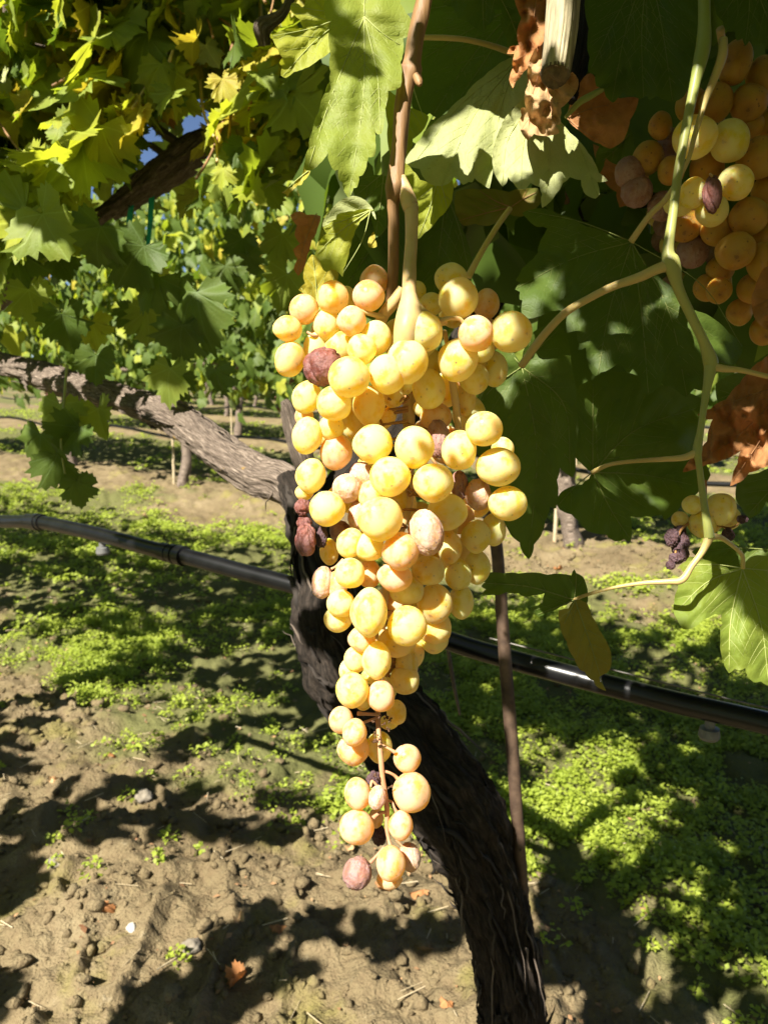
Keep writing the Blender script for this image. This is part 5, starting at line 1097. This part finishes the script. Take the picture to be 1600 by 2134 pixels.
tape([(322, 330, 1.36, 9), (316, 420, 1.37, 12), (312, 480, 1.37, 10), (306, 532, 1.37, 8)], 'long green tie tape hanging right of the short one')

# ================================================================== further rows
def far_vine(row, t, label, group, detail):
    n = ROW0+ROWGAP*row; b = rowpt(n, t, 0); b[2] = float(ground_h(np.array([b[0]]), np.array([b[1]]))[0])-.02
    v = empty('grapevine', tuple(b)); tagit(v, label, 'grapevine', group); rr = rc
    k1 = rr.uniform(-.08, .08); k2 = rr.uniform(-.08, .08)
    c = spline(np.array([b, b+[k1, 0, .3], b+[k2, .02, .62], b+[0, 0, .95]]), 22)
    limb3('trunk', c, np.linspace(.055, .042, 22)*rr.uniform(.8, 1.1), M['bark'], v, 16 if detail else 8, .16, t*3+row)
    for sd in (1, -1):
        c = spline(np.array([b+[0, 0, .90], b+RT*sd*.4+[0, 0, 1.02+rr.uniform(-.04, .04)], b+RT*sd*.9+[0, 0, 1.0]]), 14); limb3('cordon', c, np.linspace(.034, .02, 14), M['bark'], v, 10, .14, t)
    items = []
    cnt = 1350 if row == 1 else (1000 if row == 2 else 600)
    sc_ = 1 if row <= 2 else 1.45
    dens_k = 0
    for q in range(cnt):
        tt = rr.uniform(-.95, .95); zz = .80+1.6*rr.random()**.9 + (rr.uniform(-.2, 0) if rr.random() < .12 else 0); nn = rr.choice([-1, 1])*abs(rr.gauss(.30, .17))*(1.1-.25*abs(zz-1.5))
        p = b+RT*tt+RN*nn+np.array([0, 0, zz]); sg = -1 if nn < 0 else 1
        nv = RN*sg+np.array([rr.gauss(0, .4), rr.gauss(0, .4), .5+rr.gauss(0, .35)]); sz = rr.uniform(.055, .10)*sc_; B = leaf_basis(nv, sz, rr)
        kd = rr.choice(['green']*12+['green2']*6+['lime']*4+['yellow']*1 if zz > 1.4 else ['green']*12+['green2']*3+['lime'])
        items.append((p, B, kd, nn))
    items.sort(key=lambda i: i[3])
    lim = 290 if row <= 2 else 0
    idx = {'green': 0, 'green2': 1, 'lime': 2, 'yellow': 3, 'dry': 4}
    for it in items[:lim]: put_leaf(it[0], it[1], it[2], v, True)
    join_leaves([(a, b_, idx[c_]) for a, b_, c_, _ in items[lim:]], 'foliage', v, [M['green'], M['green2'], M['lime'], M['yellow'], M['dry']])
    return v, b
gk = 0
ordn = ['first', 'second', 'third', 'fourth', 'fifth', 'sixth', 'seventh', 'eighth', 'ninth', 'tenth', 'eleventh', 'twelfth']
stakes = []
for row, t0, cnt in ((1, 5.55, 7), (2, 8.9, 8), (3, 11.5, 9), (4, 14.5, 9), (5, 17, 9), (6, 20, 9)):
    ts = [t0+1.8*(k-(cnt//2)) for k in range(cnt)]
    k = 0
    for t in sorted(ts, reverse=True):
        n = ROW0+ROWGAP*row; b = rowpt(n, t); x, y, d = proj(b+np.array([0, 0, 1.2]))
        if x < -500 or x > 2100 or d < 1: continue
        if (x > 1250 and row > 1) or (x > 760 and row > 2): continue
        vis = -60 < x < 660
        lab = f'{ordn[k]} vine from the left in the {ordn[row]} row beyond the lit cordon' if vis else 'leafy vine of a far row mostly hidden behind the foreground leaves'
        v, bb = far_vine(row, t, lab, f'vines of the {ordn[row]} far row' if vis else 'far vines behind the foreground leaves', row < 3)
        k += 1
        # stakes beside the trunks
        if row <= 2:
            s = empty('wooden_stake', tuple(bb+RT*.12+np.array([0, 0, 0]))); g = Geo(); g.tube(np.array([[0, 0, -.1], [.01, 0, .5], [.015, 0, 1.15]]), np.full(3, .011), 6); g.build('post', M['straw'], s, False)
            tagit(s, (f'pale thin stake beside the {ordn[k-1]} vine of the {ordn[row]} far row' if vis else 'pale thin stake hidden among the far vines'), 'stake', 'stakes beside the far vines')
        # dark hanging bunches low in the canopy
        if row <= 2:
            for q in range(3):
                gp = bb+RT*rc.uniform(-.7, .7)-RN*rc.uniform(.0, .25)+np.array([0, 0, rc.uniform(.86, 1.05)]); g = Geo()
                o = empty('grape_bunch', tuple(gp)); c_ = []
                vv = []; ff = []; base_v, base_f = uvsphere(8, 6)
                for w in range(34):
                    u = rc.random(); off = np.array([rc.gauss(0, .022*(1-u*.6)), rc.gauss(0, .022*(1-u*.6)), -.19*u]); ff += [[i_+len(vv)*len(base_v) for i_ in f_] for f_ in base_f]; vv.append(base_v*.011+off)
                link('berries', mesh_from('berries', np.vstack(vv), ff, M['s']), o)['kind'] = 'stuff'
                tagit(o, 'small dark far grape bunch hanging low in a distant vine row', 'grape bunch', 'dark grape bunches on the far vines')
    # the row's hose
    if row <= 2:
        n = ROW0+ROWGAP*row; pts = [rowpt(n, t, .47+.03*math.sin(t*3.1)) for t in np.arange(min(ts)-2, max(ts)+2, .3)]; c = np.array(pts); o = empty('irrigation_hose', tuple(c[0])); g = Geo(); g.tube(c-c[0], np.full(len(c), .013), 8); g.build('pipe', M['hose'], o)
        tagit(o, f'thin drip hose catching the sky light along the {ordn[row]} far row', 'hose')

# ================================================================== litter on the ground
def on_ground(px, py):
    p = gpt(px, py)
    for _ in range(4):
        z = float(ground_h(np.array([p[0]]), np.array([p[1]]))[0]); q = P(px, py, 1.0)-CAM; p = CAM+q*((H-z)/(-q[2]))
    return p
def litter_leaf(px, py, sz, kind, label):
    p = on_ground(px, py); o = empty('fallen_leaf', tuple(p+np.array([0, 0, .012]))); tagit(o, label, 'fallen leaf')
    B = leaf_basis(np.array([rc.gauss(0, .35), rc.gauss(0, .35)-.2, 1]), sz*.95, rc, 3.); B[:, 0] *= rc.uniform(.35, .6); B[:, 2] *= 1.6; l = put_leaf(p+np.array([0, 0, .012]), B, kind, o); l.name = 'blade'
litter_leaf(500, 1930, .032, 'tan', 'pale tan fallen leaf on the bare soil left of the trunk foot')
litter_leaf(575, 1940, .034, 'dry', 'reddish brown fallen leaf beside the pale tan one')
litter_leaf(505, 2050, .032, 'dry', 'orange dry leaf on the soil near the bottom edge')
litter_leaf(880, 1865, .036, 'dry', 'orange brown fallen leaf under the tip of the big bunch')
litter_leaf(790, 1865, .03, 'dry', 'crumpled brown leaf just below the last grapes')
litter_leaf(110, 1635, .03, 'tan', 'cream coloured fallen leaf on the far left soil')
litter_leaf(235, 1580, .028, 'dry', 'small reddish fallen leaf above the cream coloured one')
litter_leaf(930, 2100, .034, 'dry', 'red brown fallen leaf at the bottom left of the trunk')
litter_leaf(215, 1900, .03, 'dry', 'brown fallen leaf at the edge of the shadow on the left soil')
litter_leaf(730, 1780, .03, 'tan', 'pale fallen leaf behind the lowest grapes')
litter_leaf(1160, 1190, .05, 'dry', 'small brown leaf on the pale soil strip right of the stake')
litter_leaf(300, 1080, .05, 'tan', 'pale leaf on the far soil strip above the hose')
def blob(name, px, py, r, mat, label, cat, sq=.7):
    p = on_ground(px, py); v = gv*(1+.25*vnoise(gv*1.8+px)+.1*vnoise(gv*5+px))[:, None]*np.array([r, r, r*sq])
    o = link(name, mesh_from(name, v, gfc, M[mat])); o.location = tuple(p+np.array([0, 0, r*sq*.5])); tagit(o, label, cat)
blob('pebble', 275, 1937, .009, 'stone', 'round white pebble on the bare soil at lower left', 'pebble')
blob('pebble', 870, 2092, .007, 'stone_grey', 'small grey pebble left of the trunk foot', 'pebble')
blob('soil_clod', 400, 1978, .016, 'stone_grey', 'grey lumpy clod below the tan fallen leaf', 'clod')
blob('soil_clod', 120, 1800, .016, 'stone_grey', 'small pale clod on the shaded left soil', 'clod')
blob('soil_clod', 300, 1665, .02, 'stone_grey', 'flat grey clod in the shadow band at left', 'clod')
# clods and crumbs: uncountable
bmi = bmesh.new(); bmesh.ops.create_icosphere(bmi, subdivisions=1, radius=1.0); bv = np.array([list(q.co) for q in bmi.verts]); bf3 = np.array([[q.index for q in f_.verts] for f_ in bmi.faces]); bmi.free(); n = 27000
rr_ = np.sqrt(rng.uniform(1.0, 4.2**2, n)); aa_ = rng.uniform(-.6, .6, n); x, y = rr_*np.sin(aa_), rr_*np.cos(aa_); k = rng.random(n) > weed_mask(x, y)*.85; x, y = x[k], y[k]; n = len(x)
s = .0018+.016*rng.random(n)**6; z = ground_h(x, y)+s*.2
V = bv[None]*s[:, None, None]*(1+.4*rng.uniform(-1, 1, (n, len(bv), 1)))*rng.uniform(.5, 1.2, (n, 1, 3))*np.array([1, 1, .8])+np.stack([x, y, z], -1)[:, None]
F = bf3[None]+np.arange(n)[:, None, None]*len(bv)
tagit(link('soil_crumbs', mesh_from('soil_crumbs', V.reshape(-1, 3), F.reshape(-1, 3), M['soil'], False)), 'loose crumbs and clods of dry brown soil', 'soil crumbs', kind='stuff')
# straw bits
n = 900; rr_ = np.sqrt(rng.uniform(1.0, 4.0**2, n)); aa_ = rng.uniform(-.6, .6, n); x, y = rr_*np.sin(aa_), rr_*np.cos(aa_); z = ground_h(x, y)+.008
a = rng.uniform(0, math.pi, n); L = rng.uniform(.005, .026, n); w = rng.uniform(.0005, .0012, n); dx, dy = np.cos(a), np.sin(a); dz = rng.uniform(-.05, .1, n)
c = np.stack([x, y, z], -1); u = np.stack([dx, dy, dz], -1)*L[:, None]; v_ = np.stack([-dy, dx, 0*a], -1)*w[:, None]; up = np.stack([0*a, 0*a, w], -1)
V = np.stack([c-u-v_, c-u+v_, c-u+up*1.6, c+u-v_, c+u+v_, c+u+up*1.6], 1); F = np.array([(0, 3, 5, 2), (1, 2, 5, 4), (0, 1, 4, 3)])[None]+np.arange(n)[:, None, None]*6
n = 2600; rr_ = np.sqrt(rng.uniform(1.0, 5.0**2, n)); aa_ = rng.uniform(-.6, .6, n); x, y = rr_*np.sin(aa_), rr_*np.cos(aa_); c = np.stack([x, y, ground_h(x, y)+.006], -1)
a = rng.uniform(0, 6.28, n); s = rng.uniform(.002, .010, n)*rng.random(n)**.7; u = np.stack([np.cos(a), np.sin(a), rng.uniform(-.4, .5, n)], -1)*s[:, None]; w_ = np.stack([-np.sin(a), np.cos(a), rng.uniform(-.5, .5, n)], -1)*s[:, None]*.6
V2 = np.stack([c-u, c-w_+[0, 0, .002], c+u, c+w_+[0, 0, .001]], 1).reshape(-1, 3)
M['litter'] = simple('leaf_litter', (.16, .07, .03), (.42, .26, .13), 9, .8, .2)
tagit(link('leaf_litter', mesh_from('leaf_litter', V2, np.arange(len(V2)).reshape(-1, 4), M['litter'], False)), 'scraps of crumbled brown leaf lying over the soil', 'leaf litter', kind='stuff')
tagit(link('straw_litter', mesh_from('straw_litter', V.reshape(-1, 3), F.reshape(-1, 4), M['straw'], False)), 'pale bits of straw and stalk scattered on the soil', 'straw', kind='stuff')
print('objects', len(bpy.data.objects))
